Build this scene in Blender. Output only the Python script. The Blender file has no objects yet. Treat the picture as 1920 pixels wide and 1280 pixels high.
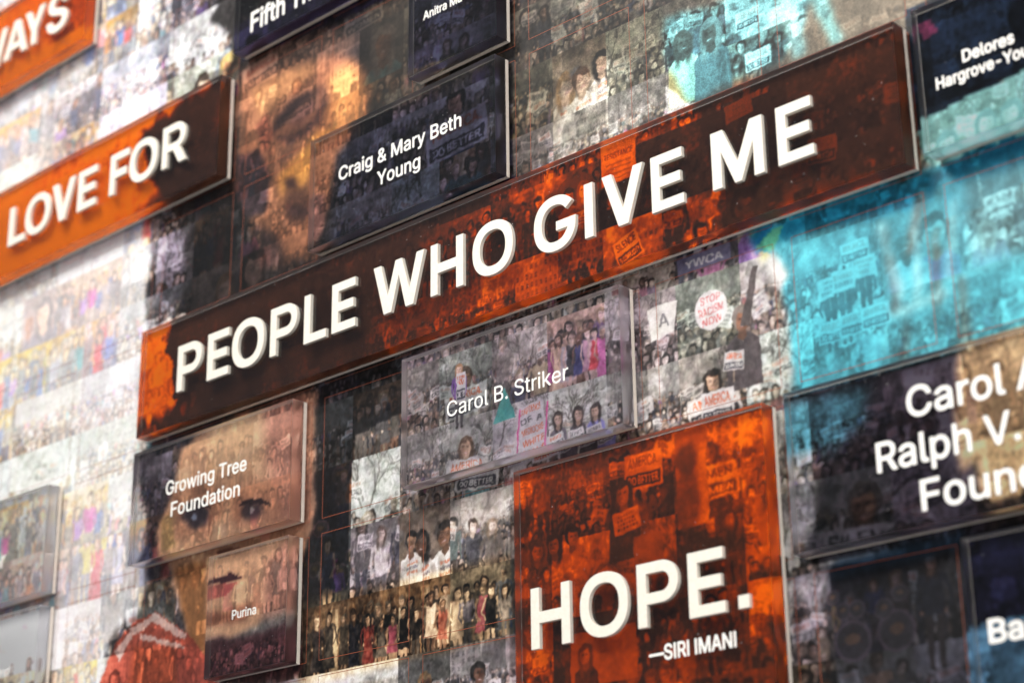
import bpy, bmesh, math, os
import numpy as np
from mathutils import Matrix, Vector

# ------------------------------------------------------------------ camera, light, exposure
S = 1.5                      # metres per layout unit (one unit = camera distance to the plaque fronts)
ZO = 1.0                     # height of the camera above the floor of the room, metres
DEPTH = 0.0160               # plaque front to back of its white backing plate (units)
PLATE = 0.0036               # thickness of the white backing plate (units)
GAP = 0.0022                 # spacer behind the plate (units)
WALL = DEPTH + GAP           # depth of the printed wall surface (units)
scene = bpy.context.scene
COL = scene.collection
cR = np.array([0.72679591, 0.68675212, -0.0117995])
cU = np.array([0.24759134, -0.24592668, 0.93713318])
cF = np.array([-0.64067638, 0.68402602, 0.34877238])
FPX = 3612.86                # focal length in pixels of the 1920 px wide photograph

cam_d = bpy.data.cameras.new('camera')
cam_d.sensor_width = 36.0
cam_d.lens = FPX / 1920.0 * 36.0
cam_d.clip_start = 0.05
cam_d.clip_end = 60.0
cam_d.dof.use_dof = True
cam_d.dof.focus_distance = 1.485 * S
cam_d.dof.aperture_fstop = 3.4
cam = bpy.data.objects.new('camera', cam_d)
COL.objects.link(cam)
cam.matrix_world = Matrix(((cR[0], cU[0], -cF[0], 0.0),
                           (cR[1], cU[1], -cF[1], -S),
                           (cR[2], cU[2], -cF[2], ZO),
                           (0, 0, 0, 1)))
scene.camera = cam

world = bpy.data.worlds.new('World')
scene.world = world
world.use_nodes = True
bg = world.node_tree.nodes['Background']
bg.inputs[0].default_value = (0.93, 0.95, 1.0, 1)
bg.inputs[1].default_value = 1.0
# a dim room around: soft uneven light, as walls, people and windows give
wn = world.node_tree
w_tc = wn.nodes.new('ShaderNodeTexCoord')
w_no = wn.nodes.new('ShaderNodeTexNoise'); w_no.inputs['Scale'].default_value = 2.6; w_no.inputs['Detail'].default_value = 2.5
w_ra = wn.nodes.new('ShaderNodeValToRGB')
w_ra.color_ramp.elements[0].position = .36; w_ra.color_ramp.elements[0].color = (.068, .072, .09, 1)
w_ra.color_ramp.elements[1].position = .68; w_ra.color_ramp.elements[1].color = (.31, .32, .35, 1)
wn.links.new(w_tc.outputs['Generated'], w_no.inputs['Vector'])
wn.links.new(w_no.outputs[0], w_ra.inputs[0])
wn.links.new(w_ra.outputs[0], bg.inputs[0])

def area(name, loc, target, size, power, col):
    l = bpy.data.lights.new(name, 'AREA')
    l.shape = 'RECTANGLE'
    l.size, l.size_y = size
    l.energy = power
    l.color = col
    o = bpy.data.objects.new(name, l)
    o.location = loc
    d = Vector(target) - Vector(loc)
    o.rotation_euler = d.to_track_quat('-Z', 'Y').to_euler()
    COL.objects.link(o)
    return o
# two soft ceiling lamps in front of the wall, left and right, and an added low fill standing in for floor bounce
area('ceiling_lamp', (-2.2, -2.4, 4.6), (-1.45, 0, 1.8), (1.5, 1.5), 235, (1.0, 0.975, 0.935))
area('ceiling_lamp', (0.9, -2.2, 3.4), (-1.3, 0, 1.8), (1.3, 1.3), 112, (1.0, 0.975, 0.94))
area('floor_bounce_fill', (0.3, -1.9, 0.25), (-1.3, 0, 1.8), (1.2, .8), 26, (1.0, 0.975, 0.95))

vs = scene.view_settings
vs.view_transform = 'Standard'
vs.look = 'None'
vs.exposure = -0.12
vs.gamma = 1.0
vs.use_curve_mapping = False
scene.cycles.use_denoising = True
scene.cycles.max_bounces = 14
scene.cycles.transmission_bounces = 12
scene.cycles.glossy_bounces = 6
scene.cycles.caustics_refractive = True
scene.cycles.caustics_reflective = False
scene.cycles.blur_glossy = 0.3
scene.cycles.sample_clamp_indirect = 6.0

# ------------------------------------------------------------------ layout helpers
def unproj(x, y, Y):
    """pixel of the 1920x1280 photograph -> layout point (X, Z) on the plane at depth Y"""
    d = cF + cR * (x - 960) / FPX - cU * (y - 640) / FPX
    t = (Y + 1) / d[1]
    return np.array([d[0] * t, d[2] * t])
def proj(X, Z, Y=WALL):
    dx, dy, dz = X, Y + 1.0, Z
    w = dx * cF[0] + dy * cF[1] + dz * cF[2]
    return (960 + FPX * (dx * cR[0] + dy * cR[1] + dz * cR[2]) / w,
            640 - FPX * (dx * cU[0] + dy * cU[1] + dz * cU[2]) / w)
def W3(X, Y, Z):
    return (X * S, Y * S, Z * S + ZO)

# ------------------------------------------------------------------ lettering: glyph outlines
FONT = None
try:
    FONT = bpy.data.fonts.load(os.path.join(bpy.utils.system_resource('DATAFILES', path='fonts'), 'Inter.woff2'))
except Exception:
    FONT = None

def glyph_contours(ch):
    c = bpy.data.curves.new('tmp', 'FONT')
    c.body = ch
    if FONT: c.font = FONT
    c.size = 1.0
    if ch == 'I':                                # a plain bar, as wide as the stem of the H
        h = np.concatenate(glyph_contours('H')); xs = np.unique(h[:, 0].round(4))
        return [np.array([(xs[0], h[:, 1].min()), (xs[1], h[:, 1].min()), (xs[1], h[:, 1].max()), (xs[0], h[:, 1].max())])]
    o = bpy.data.objects.new('tmp', c)
    COL.objects.link(o)
    dg = bpy.context.evaluated_depsgraph_get()
    cu = o.evaluated_get(dg).to_curve(dg)
    loops = []
    for sp in cu.splines:
        if sp.type != 'BEZIER':
            loops.append(np.array([q.co[:2] for q in sp.points])); continue
        P = sp.bezier_points
        out = []
        for i in range(len(P)):
            p0, h0, h1, p1 = [np.array(v[:2]) for v in (P[i].co, P[i].handle_right, P[(i + 1) % len(P)].handle_left, P[(i + 1) % len(P)].co)]
            d = p1 - p0
            flat = max(abs(d[0] * (h[1] - p0[1]) - d[1] * (h[0] - p0[0])) for h in (h0, h1)) < 1e-5
            for t in ([0.0] if flat else np.linspace(0, 1, 7)[:-1]):
                out.append((1 - t) ** 3 * p0 + 3 * (1 - t) ** 2 * t * h0 + 3 * (1 - t) * t * t * h1 + t ** 3 * p1)
        loops.append(np.array(out))
    o.evaluated_get(dg).to_curve_clear()
    bpy.data.objects.remove(o)
    bpy.data.curves.remove(c)
    return [l for l in loops if len(l) > 2]

ADV = {}
def advance(ch):
    if ch == 'I' and ch not in ADV:
        xs = np.unique(np.concatenate(glyph_contours('H'))[:, 0].round(4)); ADV[ch] = xs[0] * 2 + xs[1] - xs[0]
    if ch not in ADV:
        def wid(s):
            c = bpy.data.curves.new('tmp', 'FONT'); c.body = s
            if FONT: c.font = FONT
            o = bpy.data.objects.new('tmp', c); COL.objects.link(o)
            bpy.context.view_layer.update()
            w = o.dimensions.x
            bpy.data.objects.remove(o); bpy.data.curves.remove(c)
            return w
        ADV[ch] = wid('H' + ch + 'H') - wid('HH')
    return ADV[ch]

GF = {}
def glyph_field(ch, n=64):
    """signed distance field of a glyph (negative inside), grid of n cells per cap height"""
    if ch in GF: return GF[ch]
    loops = glyph_contours(ch)
    if 'H' not in CAPH:
        hh = np.concatenate(glyph_contours('H')); CAPH['H'] = (hh[:, 1].min(), hh[:, 1].max())
    b0, cap = CAPH['H'][0], CAPH['H'][1] - CAPH['H'][0]
    loops = [(l - [0, b0]) / cap for l in loops]
    if not loops:
        GF[ch] = None; return None
    al = np.concatenate(loops)
    pad = .2
    x0, x1 = al[:, 0].min() - pad, al[:, 0].max() + pad
    y0, y1 = al[:, 1].min() - pad, al[:, 1].max() + pad
    xs = np.arange(x0, x1, 1.0 / n); ys = np.arange(y0, y1, 1.0 / n)
    gx, gy = np.meshgrid(xs, ys)
    wn = np.zeros(gx.shape, int); dm = np.full(gx.shape, 9.0)
    for l in loops:
        for a, b in zip(l, np.roll(l, -1, 0)):
            ab = b - a; L2 = ab @ ab
            if L2 < 1e-12: continue
            t = np.clip(((gx - a[0]) * ab[0] + (gy - a[1]) * ab[1]) / L2, 0, 1)
            dm = np.minimum(dm, np.hypot(gx - a[0] - t * ab[0], gy - a[1] - t * ab[1]))
            cr = (gx - a[0]) * ab[1] - (gy - a[1]) * ab[0]
            up = (a[1] <= gy) & (b[1] > gy) & (cr < 0)
            dn = (a[1] > gy) & (b[1] <= gy) & (cr > 0)
            wn += up.astype(int) - dn.astype(int)
    f = np.where(wn != 0, -dm, dm)
    GF[ch] = (xs, ys, f)
    return GF[ch]
CAPH = {}

def trace(xs, ys, f, lvl):
    """iso contours of f at lvl by marching squares -> closed loops"""
    g = f - lvl
    ins = g < 0
    h, w = g.shape
    seg = {}
    def pt(i, j, k, l):
        a, b = g[i, j], g[k, l]
        t = a / (a - b)
        return (('v' if j == l else 'h', min(i, k), min(j, l)),
                (xs[j] + (xs[l] - xs[j]) * t, ys[i] + (ys[k] - ys[i]) * t))
    P = {}
    cells = np.argwhere((ins[:-1, :-1].astype(int) + ins[1:, :-1] + ins[:-1, 1:] + ins[1:, 1:]) % 4 != 0)
    for i, j in cells:
        c = [(i, j), (i, j + 1), (i + 1, j + 1), (i + 1, j)]
        st = [ins[q] for q in c]
        cross = []
        for k in range(4):
            a, b = c[k], c[(k + 1) % 4]
            if st[k] != st[(k + 1) % 4]:
                key, p = pt(*a, *b); P[key] = p; cross.append(key)
        for k in range(0, len(cross), 2):
            seg.setdefault(cross[k], []).append(cross[k + 1])
            seg.setdefault(cross[k + 1], []).append(cross[k])
    loops, seen = [], set()
    for s in seg:
        if s in seen: continue
        lp, cur = [], s
        while cur is not None and cur not in seen:
            seen.add(cur); lp.append(P[cur])
            cur = next((q for q in seg[cur] if q not in seen), None)
        if len(lp) > 5:
            lp = np.array(lp)
            # drop nearly collinear points
            keep = [lp[0]]
            for k in range(1, len(lp) - 1):
                a, b, c_ = keep[-1], lp[k], lp[k + 1]
                cr = abs((b[0] - a[0]) * (c_[1] - a[1]) - (b[1] - a[1]) * (c_[0] - a[0]))
                if cr > 2.0e-4 * max(np.hypot(*(c_ - a)), 1e-6) * 10 or np.hypot(*(b - a)) > .14:
                    keep.append(b)
            keep.append(lp[-1])
            loops.append(np.array(keep))
    return loops

TR = {}
def glyph_loops(ch, bold):
    k = (ch, bold)
    if k not in TR:
        f = glyph_field(ch)
        TR[k] = [] if f is None else trace(*f, bold)
    return TR[k]

def text_loops(txt, bold, track=0.0):
    out, x = [], 0.0
    for ch in txt:
        if ch != ' ':
            for l in glyph_loops(ch, bold): out.append(l + [x, 0])
        glyph_field('H')
        x += advance(ch) / (CAPH['H'][1] - CAPH['H'][0]) + track
    return out

def arc(cx, cy, rx, ry, a0, a1, n=18):
    t = np.radians(np.linspace(a0, a1, n))
    return [(cx + rx * math.cos(q), cy + ry * math.sin(q)) for q in t]
def supell(cx, cy, rx, ry, n=72, e=2.25, a0=0, a1=360, close=True):
    t = np.radians(np.linspace(a0, a1, n, endpoint=not close))
    return [(cx + rx * np.sign(math.cos(q)) * abs(math.cos(q)) ** (2 / e),
             cy + ry * np.sign(math.sin(q)) * abs(math.sin(q)) ** (2 / e)) for q in t]
SW = 0.180
def cap_glyph(ch):
    """outlines of the raised sans capitals, cap height 1 -> (loops, width)"""
    s, t = SW, 0.174
    if ch == 'E':
        w = .672
        return [[(0, 0), (w, 0), (w, t), (s, t), (s, .415), (w * .91, .415), (w * .91, .595), (s, .595), (s, 1 - t), (w * .985, 1 - t), (w * .985, 1), (0, 1)]], w
    if ch == 'F':
        w = .665
        return [[(0, 0), (s, 0), (s, .385), (w * .9, .385), (w * .9, .57), (s, .57), (s, 1 - t), (w, 1 - t), (w, 1), (0, 1)]], w
    if ch == 'L':
        w = .645
        return [[(0, 0), (w, 0), (w, t), (s, t), (s, 1), (0, 1)]], w
    if ch == 'H':
        w = .83
        return [[(0, 0), (s, 0), (s, .41), (w - s, .41), (w - s, 0), (w, 0), (w, 1), (w - s, 1), (w - s, .597), (s, .597), (s, 1), (0, 1)]], w
    if ch == 'I':
        return [[(0, 0), (s, 0), (s, 1), (0, 1)]], s
    if ch == '.':
        return [[(0, 0), (.2, 0), (.2, .2), (0, .2)]], .2
    if ch == 'O':
        w = .985
        return [supell(w / 2, .5, w / 2, .515), supell(w / 2, .5, w / 2 - s * 1.02, .515 - t)[::-1]], w
    if ch in 'PR':
        w = .80
        b = .345 if ch == 'P' else .36
        r = (1 - b) / 2
        bowl = arc(w - r, b + r, r, r, -90, 90)
        hole = [(s, b + t)] + arc(w - r, b + r, r - s * .97, r - t, -90, 90) + [(s, 1 - t)]
        if ch == 'P':
            return [[(0, 0), (s, 0), (s, b)] + bowl + [(0, 1)], hole[::-1]], w
        bo = [q for q in bowl if q[1] > b + .05]
        return [[(0, 0), (s, 0), (s, b), (.385, b), (.60, 0), (.84, 0), (.60, b + .035)] + bo + [(0, 1)], hole[::-1]], .84
    if ch == 'G':
        w = .965
        o = supell(w / 2, .5, w / 2, .515, 60, 2.25, 36, 346, False)
        i = supell(w / 2, .5, w / 2 - s * 1.02, .515 - t, 44, 2.25, 36, 318, False)
        x1 = w * .995
        # the jaw: up from the lower right to the bar and back along it
        return [o + [(x1, .525), (w * .53, .525), (w * .53, .355), (x1 - s * 1.02, .355)] + i[::-1]], w
    if ch == 'W':
        return [[(0, 1), (.2, 1), (.391, .336), (.595, 1), (.765, 1), (.969, .336), (1.16, 1), (1.36, 1), (1.0724, 0), (.8724, 0), (.68, .694), (.4876, 0), (.2876, 0)]], 1.36
    if ch == 'V':
        return [[(0, 1), (.21, 1), (.45, .304), (.69, 1), (.9, 1), (.555, 0), (.345, 0)]], .9
    if ch == 'M':
        return [[(0, 0), (0, 1), (.235, 1), (.505, .36), (.775, 1), (1.01, 1), (1.01, 0), (.82, 0), (.82, .62), (.57, 0), (.44, 0), (.19, .62), (.19, 0)]], 1.01
    if ch == 'A':
        return [[(0, 0), (.39, 1), (.61, 1), (1, 0), (.79, 0), (.715, .2), (.285, .2), (.21, 0)], [(.35, .37), (.65, .37), (.5, .79)]], 1.0
    if ch == 'Y':
        return [[(0, 1), (.22, 1), (.425, .57), (.63, 1), (.85, 1), (.52, .37), (.52, 0), (.33, 0), (.33, .37)]], .85
    # anything else (S): from the sans font, emboldened
    l = glyph_loops(ch, .036)
    al = np.concatenate(l)
    return [[tuple(q) for q in (k - [al[:, 0].min(), 0])] for k in l], al[:, 0].max() - al[:, 0].min()

def loops_mesh(name, loops, extrude, bevel=0.0):
    """closed 2D loops -> solid mesh in local XY, extruded along +-Z"""
    c = bpy.data.curves.new('tmp', 'CURVE')
    c.dimensions = '2D'
    c.fill_mode = 'BOTH'
    c.extrude = extrude
    c.bevel_depth = bevel
    c.bevel_resolution = 1
    if bevel: c.offset = -bevel
    for l in loops:
        sp = c.splines.new('POLY')
        sp.points.add(len(l) - 1)
        for q, v in zip(sp.points, l): q.co = (v[0], v[1], 0, 1)
        sp.use_cyclic_u = True
    o = bpy.data.objects.new('tmp', c)
    COL.objects.link(o)
    dg = bpy.context.evaluated_depsgraph_get()
    me = bpy.data.meshes.new_from_object(o.evaluated_get(dg))
    me.name = name
    bpy.data.objects.remove(o)
    bpy.data.curves.remove(c)
    return me

# ------------------------------------------------------------------ the printed mural (painted in layout space)
PPU = 1550                                   # print resolution, pixels per layout unit
MX0, MX1, MZ0, MZ1 = -2.05, -.30, .06, 1.24  # extent of the mural
NW, NH = int((MX1 - MX0) * PPU), int((MZ1 - MZ0) * PPU)
CELL = .0572                                 # the mosaic's square cell
R = np.random.default_rng(20)

def up(a, h, w):
    """bilinear resize of a 2D or 3D array"""
    y = np.linspace(0, a.shape[0] - 1, h); x = np.linspace(0, a.shape[1] - 1, w)
    y0 = np.minimum(y.astype(int), a.shape[0] - 2) if a.shape[0] > 1 else np.zeros(h, int)
    x0 = np.minimum(x.astype(int), a.shape[1] - 2) if a.shape[1] > 1 else np.zeros(w, int)
    fy = (y - y0).astype(np.float32); fx = (x - x0).astype(np.float32)
    if a.ndim == 3: fy = fy[:, None, None]; fx = fx[None, :, None]
    else: fy = fy[:, None]; fx = fx[None, :]
    r0 = a[y0]; r1 = a[y0 + 1]
    t = r0[:, x0] * (1 - fx) + r0[:, x0 + 1] * fx
    b = r1[:, x0] * (1 - fx) + r1[:, x0 + 1] * fx
    return t * (1 - fy) + b * fy
def noise(h, w, cells, r=None, oct=3):
    r = r or R
    out = np.zeros((h, w), np.float32); a = 1.0; tot = 0
    for o in range(oct):
        n = max(2, int(cells * 2 ** o)); m = max(2, int(n * w / max(h, 1)))
        out += a * up(r.random((n + 1, m + 1), np.float32), h, w); tot += a; a *= .55
    return out / tot
IX = np.arange(8000, dtype=np.float32)
def bbox(A, x0, x1, y0, y1):
    h, w = A.shape[:2]
    a, b = max(0, int(x0)), min(w, int(x1) + 2); c, d = max(0, int(y0)), min(h, int(y1) + 2)
    return (a, b, c, d) if a < b and c < d else None
def put(A, bb, m, col):
    a, b, c, d = bb
    A[c:d, a:b] += m[..., None] * (np.asarray(col, np.float32) - A[c:d, a:b])
def ell(A, cx, cy, rx, ry, col, al=1.0, ang=0.0, soft=1.1):
    q = max(rx, ry) + soft
    bb = bbox(A, cx - q, cx + q, cy - q, cy + q)
    if not bb: return
    xx, yy = IX[None, bb[0]:bb[1]], IX[bb[2]:bb[3], None]
    dx, dy = xx - cx, yy - cy
    if ang:
        c, s = math.cos(ang), math.sin(ang); dx, dy = dx * c + dy * s, -dx * s + dy * c
    r = np.sqrt((dx / rx) ** 2 + (dy / ry) ** 2)
    put(A, bb, np.clip((1 - r) * min(rx, ry) / soft + .5, 0, 1) * al, col)
def poly(A, pts, col, al=1.0, soft=1.0):
    p = np.array(pts, np.float32)
    bb = bbox(A, p[:, 0].min() - soft, p[:, 0].max() + soft, p[:, 1].min() - soft, p[:, 1].max() + soft)
    if not bb: return
    xx, yy = IX[None, bb[0]:bb[1]], IX[bb[2]:bb[3], None]
    ar = sum(p[i, 0] * p[(i + 1) % len(p), 1] - p[(i + 1) % len(p), 0] * p[i, 1] for i in range(len(p)))
    sg = 1 if ar > 0 else -1
    m = np.ones((bb[3] - bb[2], bb[1] - bb[0]), np.float32)
    for i in range(len(p)):
        a, b = p[i], p[(i + 1) % len(p)]
        e = b - a; L = math.hypot(*e)
        if L < 1e-4: continue
        d = sg * (e[0] * (yy - a[1]) - e[1] * (xx - a[0])) / L
        np.minimum(m, d / soft + .5, out=m)
    np.maximum(m, 0, out=m)
    put(A, bb, m * al, col)
def seg(A, x0, y0, x1, y1, w, col, al=1.0, w1=None):
    L = math.hypot(x1 - x0, y1 - y0) + 1e-6
    nx, ny = -(y1 - y0) / L / 2, (x1 - x0) / L / 2
    w1 = w if w1 is None else w1
    poly(A, [(x0 + nx * w, y0 + ny * w), (x1 + nx * w1, y1 + ny * w1), (x1 - nx * w1, y1 - ny * w1), (x0 - nx * w, y0 - ny * w)], col, al)
def text_mask(txt, bold=.02):
    rows = []
    x = 0.0
    glyph_field('H')
    cap = CAPH['H'][1] - CAPH['H'][0]
    tot = sum(advance(c) for c in txt) / cap
    n = 64
    M = np.zeros((int(n * 1.3), int(tot * n) + n), np.float32)
    for ch in txt:
        f = glyph_field(ch)
        if f is not None:
            xs, ys, g = f
            m = np.clip((bold - g) * n / 1.5 + .5, 0, 1)[::-1]
            r0 = int(round((1.15 - ys[-1]) * n)); c0 = int(round((x + xs[0] + .15) * n))
            for i in range(m.shape[0]):
                rr = r0 + i
                if 0 <= rr < M.shape[0]:
                    a, b = max(0, c0), min(M.shape[1], c0 + m.shape[1])
                    if a < b: M[rr, a:b] = np.maximum(M[rr, a:b], m[i, a - c0:b - c0])
        x += advance(ch) / cap
    ys_, xs_ = np.where(M > .3)
    return M[ys_.min():ys_.max() + 1, xs_.min():xs_.max() + 1]
TMC = {}
def txt(A, s, cx, cy, w, h, col, ang=0.0, al=1.0, bold=.03):
    """words centred at cx,cy in a box w x h turned by ang"""
    if (s, bold) not in TMC: TMC[(s, bold)] = text_mask(s, bold)
    m = TMC[(s, bold)]
    # shrink the mask first so that small words stay smooth
    k = max(1, int(m.shape[0] / max(h, 1) / 1.2))
    if k > 1:
        hh, ww = m.shape[0] // k * k, m.shape[1] // k * k
        m = m[:hh, :ww].reshape(hh // k, k, ww // k, k).mean((1, 3))
    q = math.hypot(w, h) / 2
    bb = bbox(A, cx - q, cx + q, cy - q, cy + q)
    if not bb or min(m.shape) < 2: return
    xx, yy = IX[None, bb[0]:bb[1]], IX[bb[2]:bb[3], None]
    c, sn = math.cos(ang), math.sin(ang)
    dx, dy = xx - cx, yy - cy
    u = ((dx * c + dy * sn) / w + .5) * (m.shape[1] - 1); v = ((-dx * sn + dy * c) / h + .5) * (m.shape[0] - 1)
    ok = (u >= 0) & (u <= m.shape[1] - 1.001) & (v >= 0) & (v <= m.shape[0] - 1.001)
    ui, vi = np.clip(u, 0, m.shape[1] - 2).astype(int), np.clip(v, 0, m.shape[0] - 2).astype(int)
    fu, fv = np.clip(u - ui, 0, 1), np.clip(v - vi, 0, 1)
    mm = (m[vi, ui] * (1 - fu) + m[vi, ui + 1] * fu) * (1 - fv) + (m[vi + 1, ui] * (1 - fu) + m[vi + 1, ui + 1] * fu) * fv
    put(A, bb, mm * ok * al, col)

SKIN = [(.33, .20, .14), (.46, .30, .21), (.56, .39, .29), (.80, .61, .50), (.87, .69, .58), (.72, .52, .41)]
HAIR = [(.05, .045, .045), (.09, .07, .06), (.20, .13, .09), (.42, .31, .19), (.30, .27, .25), (.12, .08, .06)]
DARK = [(.10, .10, .11), (.16, .15, .16), (.22, .21, .22), (.13, .14, .20), (.28, .25, .23), (.19, .16, .15)]
BRIGHT = [(.52, .15, .15), (.58, .16, .38), (.32, .20, .44), (.12, .15, .30), (.70, .69, .67), (.18, .32, .35), (.60, .50, .26), (.62, .35, .20), (.46, .44, .50), (.22, .29, .48), (.66, .62, .58), (.40, .37, .36)]
def pick(r, L): return L[int(r.integers(len(L)))]
def tint(c, k): return tuple(min(1, max(0, q * k)) for q in c)

def face(A, x, y, r_, rg, skin=None, hair=None, longh=None, glasses=False, smile=True):
    """a head: hair, face with light from one side, eyes, nose, mouth"""
    skin = skin or pick(rg, SKIN); hair = hair or pick(rg, HAIR)
    longh = rg.random() < .5 if longh is None else longh
    skin = tint(skin, rg.uniform(.8, 1.05))
    s = 1 if rg.random() < .5 else -1
    if r_ < 3.4:
        ell(A, x, y - r_ * .12, r_ * 1.02, r_ * (1.5 if longh else 1.15), hair)
        ell(A, x - s * r_ * .12, y + r_ * .15, r_ * .66, r_ * .86, skin)
        ell(A, x + s * r_ * .34, y + r_ * .3, r_ * .3, r_ * .6, tint(skin, .66), .7)
        return
    tilt = rg.uniform(-.16, .16)
    ox = s * r_ * rg.uniform(0, .16)
    if longh:
        for q in (-1, 1): ell(A, x + q * r_ * .72, y + r_ * .85, r_ * .42, r_ * 1.5, hair, 1, q * .12 + tilt, r_ * .3)
    ell(A, x, y - r_ * .20, r_ * 1.08, r_ * 1.16, hair, 1, tilt)
    poly(A, [(x - r_ * .32, y + r_ * .6), (x + r_ * .32, y + r_ * .6), (x + r_ * .5, y + r_ * 1.6), (x, y + r_ * 2.0), (x - r_ * .5, y + r_ * 1.6)], tint(skin, .66))
    ell(A, x + ox, y + r_ * .14, r_ * .74, r_ * 1.02, skin, 1, tilt)
    ell(A, x + ox + s * r_ * .46, y + r_ * .2, r_ * .34, r_ * .8, tint(skin, .58), .7, 0, r_ * .5)
    ell(A, x + ox - s * r_ * .2, y - r_ * .3, r_ * .34, r_ * .3, tint(skin, 1.22), .55, 0, r_ * .4)
    ell(A, x + ox - s * r_ * .3, y + r_ * .36, r_ * .22, r_ * .2, tint(skin, 1.2), .45, 0, r_ * .3)
    ell(A, x + s * r_ * .2, y - r_ * .84, r_ * .84, r_ * .36, hair, .95, s * .25)
    ell(A, x, y + r_ * 1.12, r_ * .4, r_ * .2, tint(skin, .5), .5, 0, r_ * .2)
    for q in (-1, 1):
        ex = x + ox * 1.3 + q * r_ * .31
        ell(A, ex, y - r_ * .06, r_ * .24, r_ * .16, tint(skin, .55), .6, 0, r_ * .16)
        ell(A, ex, y - r_ * .03, r_ * .14, r_ * .06, (.10, .08, .08), .75, 0, 1)
    ell(A, x + ox * 1.5, y + r_ * .36, r_ * .16, r_ * .10, tint(skin, .58), .6, 0, r_ * .12)
    if smile:
        ell(A, x + ox * 1.2, y + r_ * .66, r_ * .30, r_ * .12, tint((.50, .22, .2), skin[0] + .3), .8, 0, 1)
        ell(A, x + ox * 1.2, y + r_ * .65, r_ * .20, r_ * .05, (.84, .80, .76), .8, 0, 1)
    else:
        ell(A, x + ox * 1.2, y + r_ * .67, r_ * .24, r_ * .07, tint(skin, .5), .7, 0, 1)
    if glasses:
        for q in (-1, 1):
            gx_ = x + ox * 1.3 + q * r_ * .34
            ell(A, gx_, y, r_ * .33, r_ * .28, (.14, .11, .10), .8)
            ell(A, gx_, y, r_ * .27, r_ * .22, tint(skin, .95), .95)
            ell(A, gx_, y, r_ * .14, r_ * .07, (.12, .09, .09), .7)
def body(A, x, y, w, h, col, rg):
    """shoulders and chest from the neck point down"""
    poly(A, [(x - w * .22, y), (x + w * .22, y), (x + w * .48, y + h * .16), (x + w * .54, y + h), (x - w * .54, y + h), (x - w * .48, y + h * .16)], col, 1, 1.4)
    if w < 9: return
    s = 1 if rg.random() < .5 else -1
    poly(A, [(x + s * w * .12, y + h * .1), (x + s * w * .48, y + h * .18), (x + s * w * .54, y + h), (x + s * w * .2, y + h)], tint(col, .68), .6, 3)
    for k in range(3):
        a = rg.uniform(-.45, .45) * w
        seg(A, x + a, y + h * rg.uniform(.15, .4), x + a + rg.uniform(-.2, .2) * w, y + h * rg.uniform(.6, 1), max(1, w * .05), tint(col, rg.choice([.6, 1.35])), .4)
def bust(A, x, y, r_, rg, col=None, **k):
    col = col or (pick(rg, BRIGHT) if rg.random() < .35 else pick(rg, DARK))
    body(A, x, y + r_ * 1.35, r_ * 3.6, r_ * 5, col, rg)
    poly(A, [(x - r_ * .3, y + r_ * 1.3), (x + r_ * .3, y + r_ * 1.3), (x, y + r_ * 2.1)], (.75, .7, .66), .5)
    face(A, x, y, r_, rg, **k)
def person(A, x, yf, h, rg, col=None, dress=None, skin=None, hair=None, legs=None):
    """a standing figure, feet at yf"""
    skin = skin or pick(rg, SKIN)
    dress = rg.random() < .4 if dress is None else dress
    col = col or (pick(rg, BRIGHT) if rg.random() < .45 else pick(rg, DARK))
    r_ = h * .072
    yh = yf - h * .905
    sh, wa, hip = yf - h * .80, yf - h * .58, yf - h * .47
    w = h * .145
    lg = skin if dress else (legs or pick(rg, DARK))
    for q in (-1, 1):
        seg(A, x + q * w * .38, hip, x + q * w * .34, yf, h * .082, tint(lg, .9), 1, h * .05)
        ell(A, x + q * w * .36, yf, h * .026, h * .016, (.08, .07, .07))
    if dress:
        lo = yf - h * rg.choice([.10, .24, .30])
        poly(A, [(x - w * .62, wa), (x + w * .62, wa), (x + w * 1.05, lo), (x - w * 1.05, lo)], col, 1, 1.2)
        poly(A, [(x + w * .1, wa), (x + w * .62, wa), (x + w * 1.05, lo), (x + w * .4, lo)], tint(col, .7), .6, 2)
    poly(A, [(x - w * .9, sh), (x + w * .9, sh), (x + w * .72, wa), (x + w * .72, hip + h * .02), (x - w * .72, hip + h * .02), (x - w * .72, wa)], col, 1, 1.2)
    poly(A, [(x + w * .3, sh), (x + w * .9, sh), (x + w * .72, hip), (x + w * .3, hip)], tint(col, .7), .55, 2)
    slv = skin if dress and rg.random() < .6 else col
    for q in (-1, 1):
        ex = x + q * w * rg.uniform(1.0, 1.35)
        seg(A, x + q * w * .85, sh + h * .02, ex, wa, h * .042, tint(slv, .92), 1, h * .034)
        seg(A, ex, wa, x + q * w * rg.uniform(.3, 1.2), hip + h * .02, h * .032, tint(slv, .86), 1, h * .026)
        ell(A, x + q * w * .8, hip, h * .016, h * .02, skin)
    face(A, x, yh, r_, rg, skin, hair)
SLOG = [['AMERICA.', 'DO BETTER.'], ['SILENCE', 'IS COMPLICITY'], ['AMERICA.', 'DO BETTER.'], ['WOMEN', 'WOMEN'], ['AMERICA.', 'DO BETTER.']]
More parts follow.
